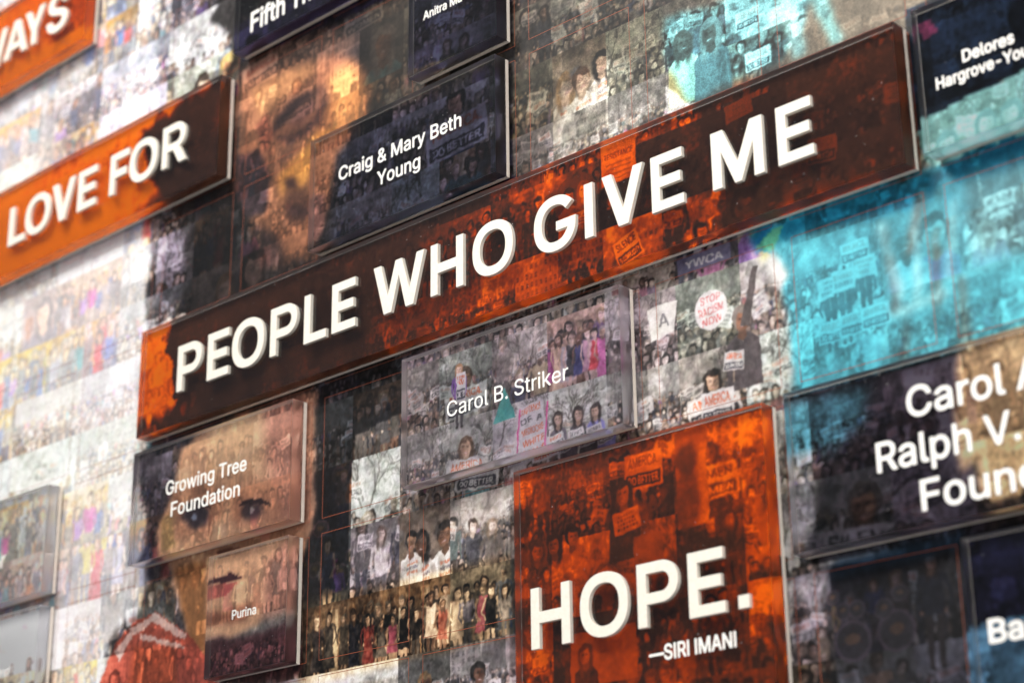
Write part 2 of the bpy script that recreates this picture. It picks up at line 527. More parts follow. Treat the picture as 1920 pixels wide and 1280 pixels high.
def sign(A, x, y, w, h, ang, rg, lines=None, paper=None, stick=True):
    """a placard: paper, lines of lettering, some on a dark bar"""
    paper = paper or tint((.76, .75, .76), rg.uniform(.8, 1.08))
    c, s = math.cos(ang), math.sin(ang)
    def P(u, v): return (x + u * w / 2 * c - v * h / 2 * s, y + u * w / 2 * s + v * h / 2 * c)
    if stick: seg(A, *P(0, .9), *P(.02, 2.2), max(1, w * .05), (.5, .42, .33), .8)
    poly(A, [P(-1, -1), P(1, -1), P(1, 1), P(-1, 1)], paper, 1, 1)
    poly(A, [P(-1, .2), P(1, -.6), P(1, 1), P(-1, 1)], tint(paper, .9), .5, 2)
    lines = lines if lines is not None else (pick(rg, SLOG) if rg.random() < .5 else None)
    if lines and h > 8:
        n = len(lines)
        for k, t in enumerate(lines):
            v = -1 + (2 * k + 1) / n
            if k % 2 and n == 2:
                poly(A, [P(-.9, v - .36), P(.9, v - .36), P(.9, v + .36), P(-.9, v + .36)], (.13, .13, .16), 1, 1)
                txt(A, t, *P(0, v), w * .80, h * .22, (.9, .9, .9), ang)
            else:
                txt(A, t, *P(0, v), w * .80, h * .60 / n, (.74, .22, .10) if (k + len(t)) % 2 == 0 else (.15, .14, .16), ang)
    else:
        n = int(rg.integers(2, 5))
        for k in range(n):
            v = -.75 + 1.5 * (k + .5) / n; a = rg.uniform(.4, .85)
            cl = pick(rg, [(.15, .14, .16), (.72, .24, .12), (.2, .2, .25)])
            x_ = -a
            while x_ < a:
                q = rg.uniform(.08, .24)
                poly(A, [P(x_, v - .5 / n), P(min(a, x_ + q), v - .5 / n), P(min(a, x_ + q), v + .5 / n), P(x_, v + .5 / n)], cl, .8, .9)
                x_ += q + .07
def branches(A, x, y, L, a, w, rg, col, d=0):
    x1, y1 = x + L * math.cos(a), y + L * math.sin(a)
    seg(A, x, y, x1, y1, w, col, .85, w * .7)
    if d < 5 and L > 3:
        for k in range(2 if d else 3):
            branches(A, x1, y1, L * rg.uniform(.6, .82), a + rg.uniform(-.75, .75), max(.7, w * .62), rg, col, d + 1)
def windows(A, x0, y0, x1, y1, nx, ny, rg, wall, glass):
    poly(A, [(x0, y0), (x1, y0), (x1, y1), (x0, y1)], wall)
    dx, dy = (x1 - x0) / nx, (y1 - y0) / ny
    for i in range(nx):
        for j in range(ny):
            a, b = x0 + (i + .25) * dx, y0 + (j + .22) * dy
            g = tint([.35 * p + .65 * q * .75 for p, q in zip(glass, wall)], rg.uniform(.7, 1.2))
            poly(A, [(a, b), (a + dx * .5, b), (a + dx * .5, b + dy * .56), (a, b + dy * .56)], g)
            seg(A, a, b + dy * .28, a + dx * .5, b + dy * .28, .9, wall, .6)
        seg(A, x0 + i * dx, y0, x0 + i * dx, y1, .8, tint(wall, .82), .5)

def t_crowd(A, rg, signs=6, sat=.45):
    H, W = A.shape[:2]
    A[:] = np.array(tint((.44, .43, .42), rg.uniform(.6, 1.3)))
    A *= (.55 + .9 * noise(H, W, 4, rg, 4))[..., None]
    k = rg.random()
    if k < .4:
        for q in range(3): branches(A, W * rg.random(), H * .6, H * .2, -1.57 + rg.uniform(-.4, .4), H * .022, rg, (.20, .18, .17))
    elif k < .75:
        x0 = W * rg.uniform(-.1, .5)
        windows(A, x0, -4, x0 + W * rg.uniform(.4, .8), H * .55, int(rg.integers(6, 12)), int(rg.integers(4, 7)), rg, tint((.52, .50, .47), rg.uniform(.6, 1.2)), (.28, .28, .29))
    for row in range(6):
        f = row / 5; y = H * (.42 + .50 * f); r_ = H * (.018 + .040 * f)
        x = -r_ * rg.random() * 3
        while x < W + r_:
            x += r_ * rg.uniform(1.6, 3.6)
            yy = y + rg.uniform(-.03, .03) * H
            col = pick(rg, DARK) if rg.random() < .74 else pick(rg, BRIGHT)
            body(A, x, yy + r_ * 1.1, r_ * 3.4, r_ * 6, tint(col, .8 + .5 * rg.random()), rg)
            face(A, x, yy, r_, rg, smile=False)
            if rg.random() < .16:
                seg(A, x + r_, yy + r_ * 1.8, x + r_ * rg.uniform(1, 2.4), yy - r_ * 3, r_ * .8, col, .9, r_ * .5)
        if 0 < row < 5:
            for q in range(max(1, signs // 4)):
                w = H * rg.uniform(.12, .26)
                sign(A, W * rg.random(), y - r_ * rg.uniform(1, 5), w, w * rg.uniform(.6, .95), rg.uniform(-.3, .3), rg)
    desat(A, sat)
def t_group(A, rg, n=None, cols=None, wall=None, door=True):
    """people gathered indoors before a wood wall and a door, two or three deep"""
    H, W = A.shape[:2]
    wall = tint(wall or pick(rg, [(.42, .27, .13), (.50, .33, .18), (.36, .24, .15), (.55, .47, .38), (.30, .22, .17)]), .9)
    A[:] = np.array(wall)
    A *= (.6 + .8 * noise(H, W, 3, rg))[..., None] * np.linspace(1.15, .55, H, dtype=np.float32)[:, None, None]
    if door:
        x = W * rg.uniform(.1, .7); w = W * .2
        poly(A, [(x, H * .08), (x + w, H * .08), (x + w, H), (x, H)], tint(wall, 1.6))
        poly(A, [(x + w * .12, H * .12), (x + w * .88, H * .12), (x + w * .88, H), (x + w * .12, H)], tint((.72, .58, .40), rg.uniform(.6, 1.1)))
    for q in range(6):
        x = W * q / 5 + rg.uniform(-4, 4); seg(A, x, 0, x, H * .7, 1, tint(wall, .6), .6)
        if rg.random() < .5: poly(A, [(x + 3, H * .1), (x + W * .1, H * .1), (x + W * .1, H * .34), (x + 3, H * .34)], tint(wall, rg.uniform(.5, 1.7)), .7, 1.5)
    n = n or int(max(4, round(W / H * 5)))
    for row in (0, 1):
        m = n + (1 - row) * 2
        for k in range(m):
            x = W * (k + .5) / m + rg.uniform(-.22, .22) * W / m
            h = H * rg.uniform(.74, .92)
            yf = H * rg.uniform(.98, 1.08) + (row - 1) * H * .10 + H * .06
            c = cols[k % len(cols)] if cols and row else (pick(rg, DARK) if rg.random() < .6 else tint(pick(rg, BRIGHT), .8))
            c = tint(c, rg.uniform(.7, 1.05))
            person(A, x, yf, h, rg, col=c, dress=(rg.random() < .75) if cols and row else None)
        if row == 0: A *= .72
    A *= (.7 + .6 * noise(H, W, 2, rg, 2))[..., None]
    desat(A, .82)
def t_portrait(A, rg, n=None, glasses=None, shirt=None, bgc=None):
    H, W = A.shape[:2]
    A[:] = np.array(bgc or tint((.40, .37, .34), rg.uniform(.4, 1.5)))
    A *= (.6 + .8 * noise(H, W, 3, rg))[..., None]
    n = n or int(max(1, round(W / H * rg.uniform(1, 2.6))))
    for k in np.argsort(rg.random(n)):
        r_ = H * rg.uniform(.15, .22) * min(1.0, 2.2 * W / H / n)
        x = W * (k + .5) / n + rg.uniform(-.08, .08) * W
        y = H * rg.uniform(.38, .56)
        for q in range(2): ell(A, x + rg.uniform(-2, 2) * r_, y + rg.uniform(-1, 1) * r_, r_ * rg.uniform(.5, 1), r_ * rg.uniform(.5, 1), tint(pick(rg, DARK), rg.uniform(.6, 2)), .6, rg.random(), r_ * .3)
        bust(A, x, y, r_, rg, col=shirt, glasses=rg.random() < .35 if glasses is None else glasses)
        if shirt:
            for q, (t, c) in enumerate((('WOMEN', (.75, .25, .1)), ('NOW', (.2, .2, .3)), ('WOMEN', (.75, .25, .1)))):
                txt(A, t, x + r_ * .2, y + r_ * (2.5 + q * .55), r_ * 1.8, r_ * .34, c, -.12)
def t_build(A, rg):
    H, W = A.shape[:2]
    A[:] = np.array((.58, .60, .63)); A *= (.85 + .3 * noise(H, W, 2, rg))[..., None]
    windows(A, W * rg.uniform(-.1, .2), H * rg.uniform(.05, .3), W * rg.uniform(.8, 1.1), H * 1.05, int(rg.integers(9, 14)), int(rg.integers(6, 9)), rg, tint((.60, .57, .52), rg.uniform(.7, 1.15)), (.26, .27, .30))
    for q in range(9):
        x = W * rg.random(); r_ = H * rg.uniform(.03, .05)
        bust(A, x, H * rg.uniform(.74, .92), r_, rg)
    desat(A, .4)
def t_sky(A, rg):
    H, W = A.shape[:2]
    A[:] = np.array(tint((.66, .67, .70), rg.uniform(.7, 1.1)))
    A *= (.85 + .3 * noise(H, W, 2, rg))[..., None]
    for q in range(4): branches(A, W * rg.random(), H * rg.uniform(.6, .95), H * .24, -1.57 + rg.uniform(-.5, .5), H * .035, rg, (.22, .19, .18))
    for q in range(5): sign(A, W * rg.random(), H * rg.uniform(.45, .75), H * .24, H * .17, rg.uniform(-.4, .4), rg)
    for q in range(14):
        r_ = H * rg.uniform(.035, .06)
        bust(A, W * rg.random(), H * rg.uniform(.72, .98), r_, rg)
    desat(A, .45)
def t_stage(A, rg):
    H, W = A.shape[:2]
    A[:] = np.array((.13, .13, .15)); A *= (.6 + .8 * noise(H, W, 4, rg))[..., None]
    for q in range(7):
        x, y, r_ = W * rg.random(), H * rg.uniform(.25, .9), H * rg.uniform(.04, .12)
        ell(A, x, y, r_, r_ * .8, (.46, .33, .34), .8); ell(A, x, y, r_ * .82, r_ * .63, (.20, .18, .17), .95); ell(A, x, y - r_ * .1, r_ * .4, r_ * .22, (.5, .34, .16), .7)
    for q in range(4): person(A, W * rg.random(), H * rg.uniform(.8, 1.1), H * rg.uniform(.5, .8), rg)
    A *= .8
def t_sign(A, rg, lines=None):
    H, W = A.shape[:2]
    t_crowd(A, rg, 2, .4)
    bust(A, W * .5, H * .40, H * .12, rg)
    sign(A, W * .5, H * .74, min(W * .8, H * .8), H * .38, rg.uniform(-.12, .12), rg, lines or pick(rg, SLOG), stick=False)
def t_march(A, rg):
    """full figures walking in the street with placards"""
    H, W = A.shape[:2]
    t_crowd(A, rg, 3, .8); A *= .85
    n = int(max(3, W / H * 3))
    for k in range(n):
        x = W * (k + .5) / n + rg.uniform(-.1, .1) * W / n
        person(A, x, H * rg.uniform(1.0, 1.5), H * rg.uniform(.85, 1.2), rg, dress=False)
        if rg.random() < .6: sign(A, x + rg.uniform(-6, 6), H * rg.uniform(.18, .5), H * .24, H * .17, rg.uniform(-.3, .3), rg)
    desat(A, .5)
def desat(A, s):
    l = (A @ np.array([.3, .59, .11], np.float32))[..., None]
    A[:] = l + (A - l) * s

# --- the mosaic: one or two cells per photograph
GX0, GZ0 = -1.1355, .2910
cols = range(int(math.floor((MX0 - GX0) / CELL)), int(math.ceil((MX1 - GX0) / CELL)))
rows = range(int(math.floor((MZ0 - GZ0) / CELL)), int(math.ceil((MZ1 - GZ0) / CELL)))
MOS = np.zeros((NH, NW, 3), np.float32)
TILES = []
def px(X): return (X - MX0) * PPU
def pz(Z): return (MZ1 - Z) * PPU
# photographs that can be recognised: (column, row, columns wide) -> painter
HERO = {
    (-1, 0, 1): lambda A, r: (t_group(A, r, 1, [(.10, .09, .12)], (.34, .20, .10)),),
    (0, 0, 1): lambda A, r: t_group(A, r, 4, [(.09, .10, .18), (.66, .10, .10), (.30, .29, .31), (.70, .13, .40)], (.42, .26, .12), False),
    (1, 0, 1): lambda A, r: t_group(A, r, 4, [(.10, .09, .10), (.12, .10, .10), (.70, .62, .62), (.58, .16, .10)], (.46, .29, .12)),
    (2, 0, 2): lambda A, r: t_group(A, r, 9, [(.55, .42, .36), (.22, .22, .40), (.60, .08, .22), (.10, .10, .12), (.40, .38, .46), (.14, .13, .14)], (.40, .34, .29), False),
    (-1, 1, 1): t_stage,
    (-4, 3, 2): lambda A, r: t_group(A, r, 7, None, (.52, .38, .24)),
    (-2, 3, 1): lambda A, r: t_march(A, r),
    (-4, 2, 1): t_crowd,
    (-3, 2, 1): lambda A, r: t_group(A, r, 4, None, (.56, .42, .28), True),
    (-2, 2, 1): lambda A, r: t_group(A, r, 5, None, (.50, .36, .22), True),
    (-3, 1, 1): lambda A, r: t_group(A, r, 3, [(.62, .55, .50), (.66, .14, .40), (.70, .62, .56)], (.55, .42, .30), True),
    (-2, 1, 1): lambda A, r: t_group(A, r, 3, [(.62, .18, .16), (.6, .5, .44), (.5, .4, .42)], (.58, .46, .38), True),
    (-3, 0, 2): lambda A, r: t_crowd(A, r, 2, .8),
    (-2, 8, 2): lambda A, r: t_group(A, r, 6, None, (.56, .40, .24), True),
    (-2, 9, 1): lambda A, r: t_sign(A, r),
    (0, 1, 1): t_march,
    (1, 1, 1): lambda A, r: t_portrait(A, r, 3, True, (.84, .80, .78), (.30, .25, .22)),
    (2, 1, 2): t_march,
    (0, -1, 1): t_build,
    (1, -1, 1): lambda A, r: t_sign(A, r, ['AMERICA.', 'DO BETTER.']),
    (2, -1, 1): lambda A, r: t_sign(A, r, ['SILENCE', 'IS COMPLICITY']),
    (-1, 2, 1): t_stage,
    (0, 2, 1): t_sky,
    (1, 3, 1): lambda A, r: t_crowd(A, r, 14, .45),
    (2, 3, 1): lambda A, r: t_sign(A, r, None),
    (3, 3, 1): lambda A, r: t_march(A, r),
    (4, 3, 1): lambda A, r: t_group(A, r, 8, [(.72, .22, .50), (.80, .60, .40), (.75, .74, .74), (.12, .12, .13), (.12, .14, .36), (.72, .45, .55), (.75, .10, .12)], (.60, .44, .34), True),
    (1, 2, 1): lambda A, r: t_crowd(A, r, 3, .5),
    (2, 2, 1): lambda A, r: t_sign(A, r),
    (3, 2, 1): lambda A, r: t_sky(A, r),
    (4, 2, 1): lambda A, r: t_sky(A, r),
    (5, 2, 1): lambda A, r: t_crowd(A, r, 4, .5),
    (6, 2, 1): lambda A, r: t_sign(A, r, ['AMERICA.', 'DO BETTER.']),
    (5, 3, 1): lambda A, r: t_crowd(A, r, 3, .2),
    (6, 3, 1): lambda A, r: t_crowd(A, r, 5, .3),
    (5, 4, 1): lambda A, r: t_build(A, r),
    (3, 6, 1): lambda A, r: t_march(A, r),
    (4, 6, 1): lambda A, r: t_crowd(A, r, 8, .4),
    (4, 7, 1): lambda A, r: t_portrait(A, r, 3, True, (.84, .80, .78), (.34, .30, .26)),
    (5, 7, 1): lambda A, r: t_crowd(A, r, 10, .2),
    (5, 6, 1): lambda A, r: t_crowd(A, r, 6, .5),
    (6, 7, 1): lambda A, r: t_march(A, r),
    (6, 6, 1): lambda A, r: t_crowd(A, r, 6, .5),
}
taken = set()
jobs = []
for (c, r, n), fn in HERO.items():
    jobs.append((c, r, n, fn))
    for k in range(n): taken.add((c + k, r))
GEN = [t_crowd, t_group, t_portrait, t_build, t_sky, t_stage, t_sign, t_march]
PRB = np.array([.42, .19, .05, .02, .08, .06, .05, .15])
PRB2 = np.array([.22, .42, .06, .03, .10, .04, .04, .12])
for r in rows:
    c = cols[0]
    while c < cols[-1] + 1:
        if (c, r) in taken: c += 1; continue
        n = 2 if R.random() < .4 and (c + 1, r) not in taken else 1
        pr_ = PRB2 if GX0 + c * CELL < -1.36 else PRB
        jobs.append((c, r, n, GEN[int(R.choice(8, p=pr_ / pr_.sum()))]))
        for k in range(n): taken.add((c + k, r))
        c += n
BANK = {}
def cell_img(h, w, fn, n):
    """a photograph from a pool of each kind, cropped, mirrored and exposed afresh for every use"""
    if fn in GEN:
        L = BANK.setdefault((fn, n), [])
        if len(L) < POOL[GEN.index(fn)] // n:
            A = np.zeros((CH, CH * n, 3), np.float32); fn(A, R); L.append(np.clip(A, 0, 1))
        A = pick(R, L)
        if R.random() < .5 and fn in (t_group, t_portrait, t_stage): A = A[:, ::-1]
        k = R.uniform(.6, 1.0)
        ch, cw = int(CH * k), int(CH * n * k)
        y0, x0 = int(R.integers(0, CH - ch + 1)), int(R.integers(0, CH * n - cw + 1))
        y0 = max(y0, int((CH - ch) * .4))
        return up(A[y0:y0 + ch, x0:x0 + cw], h, w)
    A = np.zeros((h, w, 3), np.float32); fn(A, R)
    return A
CH = int(CELL * PPU) + 1
POOL = [16, 14, 10, 4, 6, 6, 6, 7]
for c, r, n, fn in jobs:
    x0, x1 = max(MX0, GX0 + c * CELL), min(MX1, GX0 + (c + n) * CELL)
    z0, z1 = max(MZ0, GZ0 + r * CELL), min(MZ1, GZ0 + (r + 1) * CELL)
    if x1 - x0 < .002 or z1 - z0 < .002: continue
    a, b, d, e = int(px(x0)), int(math.ceil(px(x1))), int(pz(z1)), int(math.ceil(pz(z0)))
    a, d = max(a, 0), max(d, 0); b, e = min(b, NW), min(e, NH)
    if b - a < 4 or e - d < 4: continue
    A = cell_img(e - d, b - a, fn, n)
    # exposure, contrast and colour cast of each photograph
    A = np.clip(A, 0, 1) ** R.uniform(.85, 1.25) * R.uniform(.8, 1.2) * (1 + R.uniform(-.06, .06, 3)).astype(np.float32)
    A *= (.62 + .76 * noise(e - d, b - a, 2, R, 2))[..., None]
    MOS[d:e, a:b] = np.clip(A, 0, 1)
    TILES.append((x0, x1, z0, z1))

# --- make the drawings read as snapshots: organic outlines, cloth and leaf texture, grain
def photo_pass(amp, double):
    global MOS
    X = (np.arange(NW, dtype=np.float32) + .5) / PPU + MX0; Z = MZ1 - (np.arange(NH, dtype=np.float32) + .5) / PPU
    def edge(v, o):
        t = np.abs(((v - o) / CELL) % 1.0); return np.clip(np.minimum(t, 1 - t) * CELL * PPU / 6.0, 0, 1)
    m = edge(Z, GZ0)[:, None] * edge(X, GX0)[None, :]
    def nz(cell, amp):
        a = R.random((int(NH / cell) + 2, int(NW / cell) + 2), np.float32) - .5
        return up(a, NH, NW) * (2 * amp)
    k = PPU / 2000.0 * amp; g = 1.0 if double else .8
    dx = (nz(12, 1.9 * k) + nz(4.5, 1.25 * k) + nz(3, .7 * k)) * m
    dy = (nz(12, 1.9 * k) + nz(4.5, 1.25 * k) + nz(3, .7 * k)) * m
    xi = np.clip(np.arange(NW)[None, :] + dx, 0, NW - 1.01); yi = np.clip(np.arange(NH)[:, None] + dy, 0, NH - 1.01)
    del dx, dy
    x0 = xi.astype(np.int32); y0 = yi.astype(np.int32)
    fx = (xi - x0)[..., None]; fy = (yi - y0)[..., None]
    del xi, yi
    MOS = (MOS[y0, x0] * (1 - fx) + MOS[y0, x0 + 1] * fx) * (1 - fy) + (MOS[y0 + 1, x0] * (1 - fx) + MOS[y0 + 1, x0 + 1] * fx) * fy
    tex = 1 + g * (nz(3, .10) + nz(5, .15) + nz(9, .19) + nz(22, .18))
    MOS *= tex[..., None]
    for c in range(3): MOS[..., c] *= 1 + nz(7, .025)
    MOS += g * (nz(3, .035) + nz(6, .03))[..., None]
    if not double:
        np.clip(MOS, 0, 1, out=MOS); return
    # faint second exposure of other photographs, as collages of this kind are layered
    l = MOS @ np.array([.3, .59, .11], np.float32)
    l = np.roll(l, (int(.0355 * PPU), int(.1263 * PPU)), (0, 1))
    l2 = np.roll(l, (-int(.0121 * PPU), int(.0393 * PPU)), (0, 1))
    MOS *= ((.68 + .8 * l) * (.87 + .32 * l2))[..., None] * 1.08
    np.clip(MOS, 0, 1, out=MOS)
photo_pass(1.0, True)

# free pieces laid over the grid: placards and banners that cross it
def wpx(x, y, Y=WALL):
    q = unproj(x, y, Y); return px(q[0]), pz(q[1])
def ppx(x, y):
    """pixel of the photograph -> print inside a plaque, through the acrylic"""
    d = cF + cR * (x - 960) / FPX - cU * (y - 640) / FPX
    q = unproj(x, y, 0); d = d / np.linalg.norm(d)
    t = np.array([d[0], d[2]]) / 1.49; dy = math.sqrt(1 - t @ t)
    q = q + t / dy * (DEPTH - PLATE)
    return px(q[0]), pz(q[1])
def zs(a): return a * .001 * PPU       # thousandths of a layout unit
def disc(x, y, r_, lines):
    ell(MOS, x, y, r_, r_, (.80, .78, .80)); 
    for k, t in enumerate(lines): txt(MOS, t, x, y + (k - 1) * r_ * .55, r_ * (1.2 if k != 1 else 1.55), r_ * .4, (.66, .16, .16), -.05, .9)
x, y = wpx(1332, 580); 
bust(MOS, x + zs(26), y + zs(14), zs(8), R, (.16, .14, .15)); seg(MOS, x + zs(28), y + zs(20), x + zs(40), y - zs(22), zs(8), (.17, .15, .15), 1, zs(5))
disc(x, y, zs(14.5), ['STOP', 'RACISM', 'NOW'])
x, y = wpx(1318, 487); poly(MOS, [(x - zs(24), y - zs(7)), (x + zs(24), y - zs(7)), (x + zs(24), y + zs(6)), (x - zs(24), y + zs(6))], (.26, .26, .38)); txt(MOS, 'YWCA', x, y, zs(34), zs(6), (.80, .80, .86))
x, y = wpx(1243, 600); poly(MOS, [(x - zs(15), y - zs(12)), (x + zs(13), y - zs(12)), (x + zs(9), y + zs(10)), (x - zs(13), y + zs(14))], (.78, .77, .76)); txt(MOS, 'A', x, y, zs(9), zs(10), (.3, .3, .32))
x, y = wpx(1345, 762); sign(MOS, x, y, zs(28), zs(24), 0, R, ['AMERICA.', 'DO BETTER.'], stick=False)
x, y = wpx(1375, 675); sign(MOS, x, y, zs(17), zs(14), .1, R, ['AMERICA.', 'DO BETTER.'])
x, y = ppx(997, 805); sign(MOS, x, y, zs(27), zs(42), -.12, R, ['CONFIDENCE', 'OF A', 'MEDIOCRE', 'WHITE', 'MALE'], (.74, .71, .76), False)
for q in (-1, 1): seg(MOS, x + q * zs(14) - zs(2), y + zs(15), x + q * zs(14) + zs(2), y - zs(19), zs(1.6), (.80, .16, .45))
x, y = ppx(860, 740); person(MOS, x, y + zs(26), zs(52), R, (.30, .17, .46), False, (.80, .60, .5), (.4, .25, .15)); sign(MOS, x + zs(2), y - zs(6), zs(10), zs(24), 0, R, ['AMERICA.', 'DO BETTER.'], stick=False)
x, y = ppx(945, 755); poly(MOS, [(x, y - zs(12)), (x + zs(12), y + zs(14)), (x - zs(12), y + zs(14))], (.14, .44, .42))
for k, (a, b) in enumerate(((1045, 785), (1082, 775), (1116, 768))):
    x, y = ppx(a, b); bust(MOS, x, y, zs(4.6), R, [(.24, .22, .26), (.16, .15, .17), (.34, .34, .66)][k], hair=(.09, .07, .07), skin=(.66, .50, .42), longh=True)
    sign(MOS, x - zs(2), y + zs(16), zs(15), zs(10), -.15, R, stick=False)
x, y = ppx(1158, 290); poly(MOS, [(x - zs(17), y - zs(20)), (x + zs(17), y - zs(20)), (x + zs(17), y + zs(22)), (x - zs(17), y + zs(22))], (.58, .57, .56))
for k, (t, w) in enumerate((('EXISTENCE', 26), ('RESISTANCE', 28))): txt(MOS, t, x, y - zs(14 - 13 * k), zs(w), zs(4.4), (.2, .19, .2))
for k in range(4): seg(MOS, x - zs(12), y + zs(6 + 4 * k), x + zs(12), y + zs(6 + 4 * k), zs(1.2), (.35, .34, .34), .8)
x, y = ppx(1176, 466); sign(MOS, x, y, zs(24), zs(22), -.32, R, ['SILENCE', 'IS COMPLICITY'], stick=False)
x, y = ppx(1005, 520); windows(MOS, x - zs(22), y - zs(14), x + zs(22), y + zs(16), 9, 4, R, (.48, .46, .44), (.30, .29, .28))
x, y = ppx(1078, 370); ell(MOS, x, y, zs(22), zs(20), (.20, .19, .19)); bust(MOS, x - zs(7), y - zs(2), zs(6), R); bust(MOS, x + zs(8), y - zs(4), zs(6), R); sign(MOS, x, y + zs(18), zs(26), zs(10), 0, R, ['AMERICA.', 'DO BETTER.'], stick=False)
x, y = ppx(1383, 205); sign(MOS, x, y, zs(24), zs(14), -.1, R, [], (.66, .62, .6), False)
x, y = ppx(1540, 280); sign(MOS, x, y, zs(24), zs(18), .1, R, ['AMERICA.', 'DO BETTER.'], (.7, .66, .64), False)
# figures printed in the square plaque
x, y = ppx(1205, 880); sign(MOS, x, y, zs(34), zs(26), 0, R, ['AMERICA.', 'DO BETTER.'], stick=False)
x, y = ppx(1295, 895); poly(MOS, [(x - zs(13), y - zs(34)), (x + zs(14), y - zs(34)), (x + zs(14), y + zs(34)), (x - zs(13), y + zs(34))], (.62, .56, .5))
ell(MOS, x - zs(4), y - zs(14), zs(10), zs(11), (.17, .15, .15), .75, 0, 6); ell(MOS, x - zs(4), y + zs(14), zs(11), zs(24), (.22, .2, .2), .7, .05, 6)
x, y = ppx(1168, 925); bust(MOS, x, y, zs(7.5), R, (.18, .17, .17), skin=(.62, .48, .42), hair=(.13, .12, .12), longh=True)
x, y = ppx(1174, 975); sign(MOS, x, y, zs(24), zs(16), -.14, R, [], stick=False)
x, y = ppx(1060, 1010)
for k in range(3): face(MOS, x + zs(-28 + 17 * k), y + zs(R.uniform(-6, 6)), zs(6.5), R, tint((.6, .46, .4), R.uniform(.7, 1)))
x, y = ppx(1215, 1035); poly(MOS, [(x - zs(13), y - zs(14)), (x + zs(13), y - zs(14)), (x + zs(13), y + zs(14)), (x - zs(13), y + zs(14))], (.5, .47, .46))
x, y = ppx(1130, 1225); poly(MOS, [(x - zs(30), y - zs(18)), (x + zs(30), y - zs(18)), (x + zs(30), y + zs(20)), (x - zs(30), y + zs(20))], (.56, .53, .52)); bust(MOS, x - zs(16), y - zs(2), zs(6), R, (.2, .18, .18), longh=True)
# teal photographs at the right
x, y = wpx(1290, 75); bust(MOS, x - zs(6), y, zs(8), R, (.7, .72, .4), longh=True)
x, y = wpx(1330, 60); bust(MOS, x, y, zs(9), R, (.16, .28, .32), hair=(.35, .32, .3), longh=True)
for a, b in ((1555, 560), (1582, 545), (1620, 520)):
    x, y = wpx(a, b); person(MOS, x, y + zs(36), zs(50), R, (.10, .18, .22), False); sign(MOS, x, y - zs(8), zs(18), zs(15), 0, R)
for a, b in ((1400, 35), (1420, 110), (1600, 470), (1560, 620), (1600, 605), (1640, 590)):
    x, y = wpx(a, b); sign(MOS, x, y, zs(22), zs(15), 0, R, ['AMERICA.', 'DO BETTER.'], stick=False)
# dinner photo at the lower right, women in the navy plaque's foot
for a, b, q in ((1598, 1200, 14), (1680, 1180, 14), (1580, 1145, 6), (1605, 1140, 6), (1655, 1140, 7), (1685, 1110, 6), (1560, 1120, 5)):
    x, y = wpx(a, b); r_ = zs(q); ell(MOS, x, y, r_, r_ * .95, (.36, .29, .31), .8); ell(MOS, x, y, r_ * .85, r_ * .8, (.17, .16, .16), .9); ell(MOS, x, y - r_ * .1, r_ * .4, r_ * .25, (.5, .33, .2), .7)
x, y = wpx(1745, 1090); person(MOS, x, y + zs(52), zs(72), R, (.10, .11, .14), False, (.55, .36, .26), (.12, .09, .08))
for a, b in ((1775, 270), (1845, 230), (1895, 210)):
    x, y = ppx(a, b); bust(MOS, x, y, zs(7), R, (.1, .35, .42), hair=(.12, .3, .36), skin=(.62, .66, .62), longh=True)

photo_pass(.75, False)

# --- the large portraits: a soft field of colour that the photographs are toned with
K = 3
BW, BH = NW // K, NH // K
gx, gz = np.meshgrid(np.linspace(MX0, MX1, BW), np.linspace(MZ1, MZ0, BH))
PU, PV = proj(gx, gz)
PU = PU.astype(np.float32); PV = PV.astype(np.float32)
n1, n2 = noise(BH, BW, 40, None, 4) - .5, noise(BH, BW, 40, None, 4) - .5
n3, n4 = noise(BH, BW, 150, None, 3) - .5, noise(BH, BW, 150, None, 3) - .5
BASE = np.zeros((BH, BW, 3), np.float32); BASE[:] = np.array((146, 141, 140)) / 255
CON = np.full((BH, BW), .88, np.float32)
SAT = np.full((BH, BW), .85, np.float32)
def boxblur(m, r_):
    r_ = int(r_)
    if r_ < 1: return m
    for ax in (0, 1):
        for it in (0, 1):
            p = np.pad(m, [(r_ + 1, r_) if a == ax else (0, 0) for a in (0, 1)], 'edge')
            c = np.cumsum(p, ax, dtype=np.float64)
            n = m.shape[ax]
            m = ((np.take(c, range(2 * r_ + 1, 2 * r_ + 1 + n), ax) - np.take(c, range(0, n), ax)) / (2 * r_ + 1)).astype(np.float32)
    return m
